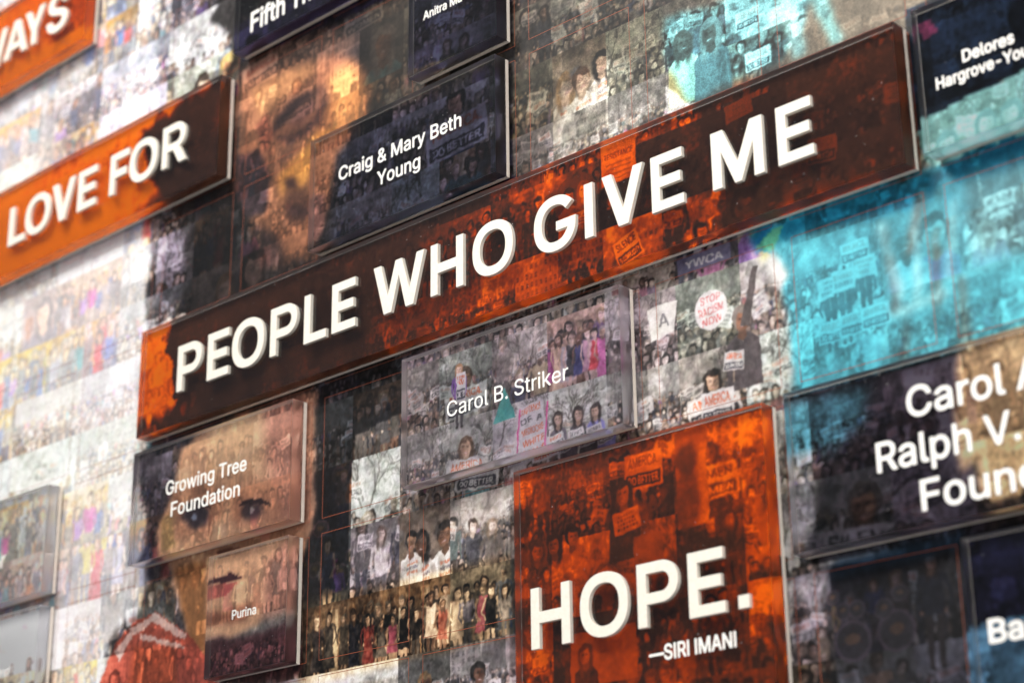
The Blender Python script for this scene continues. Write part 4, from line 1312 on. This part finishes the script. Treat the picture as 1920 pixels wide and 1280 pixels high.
raised_line(pl, [('H', -.9186, -.8814), ('O', -.8720, -.8284), ('P', -.8201, -.7842), ('E', -.7760, -.7460), ('.', -.7355, -.7267)], .2712)
flat_text(pl, '\u2014SIRI IMANI', -.8141, -.7411, .2482, .0099, .036)
# donor names
pl = plaque(-1.1777, -.9518, .7621, .6569, 'dark navy acrylic plaque with two lines of names just above the long orange plaque', group=GN)
flat_text(pl, 'Craig & Mary Beth', -1.1389, -.9900, .7108, .0124, .020)
flat_text(pl, 'Young', -1.0901, -1.0379, .6900, .0125, .020)
pl = plaque(-1.0580, -.8299, .5261, .4202, 'clear acrylic plaque with one thin line of name over grey crowd photos, picture centre', group=GN)
flat_text(pl, 'Carol B. Striker', -1.0065, -.8806, .4656, .0124, .004)
pl = plaque(-1.4150, -1.1915, .5258, .4206, 'clear acrylic plaque with two lines over the eyes of a printed face', group=GN)
flat_text(pl, 'Growing Tree', -1.3633, -1.2502, .4756, .0127, .020)
flat_text(pl, 'Foundation', -1.3544, -1.2582, .4546, .0127, .020)
pl = plaque(-1.2968, -1.1921, .4075, .3021, 'small square acrylic plaque with one short word over the printed mouth and chin', group=GN)
flat_text(pl, 'Purina', -1.2619, -1.2306, .3477, .0076, .014)
pl = plaque(-.6925, -.3525, .4085, .3000, 'wide dark acrylic plaque at the right edge with three lines of large names', group=GN)
flat_text(pl, 'Carol Ann &', -.6005, -.4480, .3702, .0192, .026)
flat_text(pl, 'Ralph V. Haile, Jr.', -.6253, -.4080, .3401, .0188, .026)
flat_text(pl, 'Foundation', -.5960, -.4480, .3098, .0190, .026)
pl = plaque(-.5715, -.4668, .6463, .5421, 'navy and teal square acrylic plaque with a name in the upper right corner', group=GN)
flat_text(pl, 'Delores', -.5374, -.5003, .5952, .0083, .036)
flat_text(pl, 'Hargrove-Young', -.5579, -.4800, .5829, .0082, .036)
pl = plaque(-.5714, -.4668, .2880, .1835, 'dark blue acrylic plaque with a cut-off name in the lower right corner', group=GN)
flat_text(pl, 'Bar', -.5593, -.5275, .2232, .0135, .040)
pl = plaque(-1.2935, -1.0690, .9985, .8945, 'larger dark navy plaque cut by the top edge, left of the small square one', group=GN)
flat_text(pl, 'Fifth Third', -1.2688, -1.1520, .9078, .0200, .030)
pl = plaque(-1.0530, -.9495, .8822, .7780, 'small dark square plaque at the top edge above the two-line navy plaque', group=GN)
flat_text(pl, 'Anitra Ma', -1.0350, -.9890, .8262, .0078, .024)
pl = plaque(-1.80, -1.5520, .5258, .4206, 'pale blurred acrylic plaque at the left edge with a dark line under it', group=GN, pm=M_pale)
flat_text(pl, 'ber', -1.6600, -1.6180, .4560, .0150, .02)
pl = plaque(-1.80, -1.5520, .4075, .3021, 'pale blurred acrylic plaque in the lower left corner with faint lettering', group=GN, pm=M_pale)
flat_text(pl, 'ward', -1.6380, -1.5960, .3470, .0080, .01)
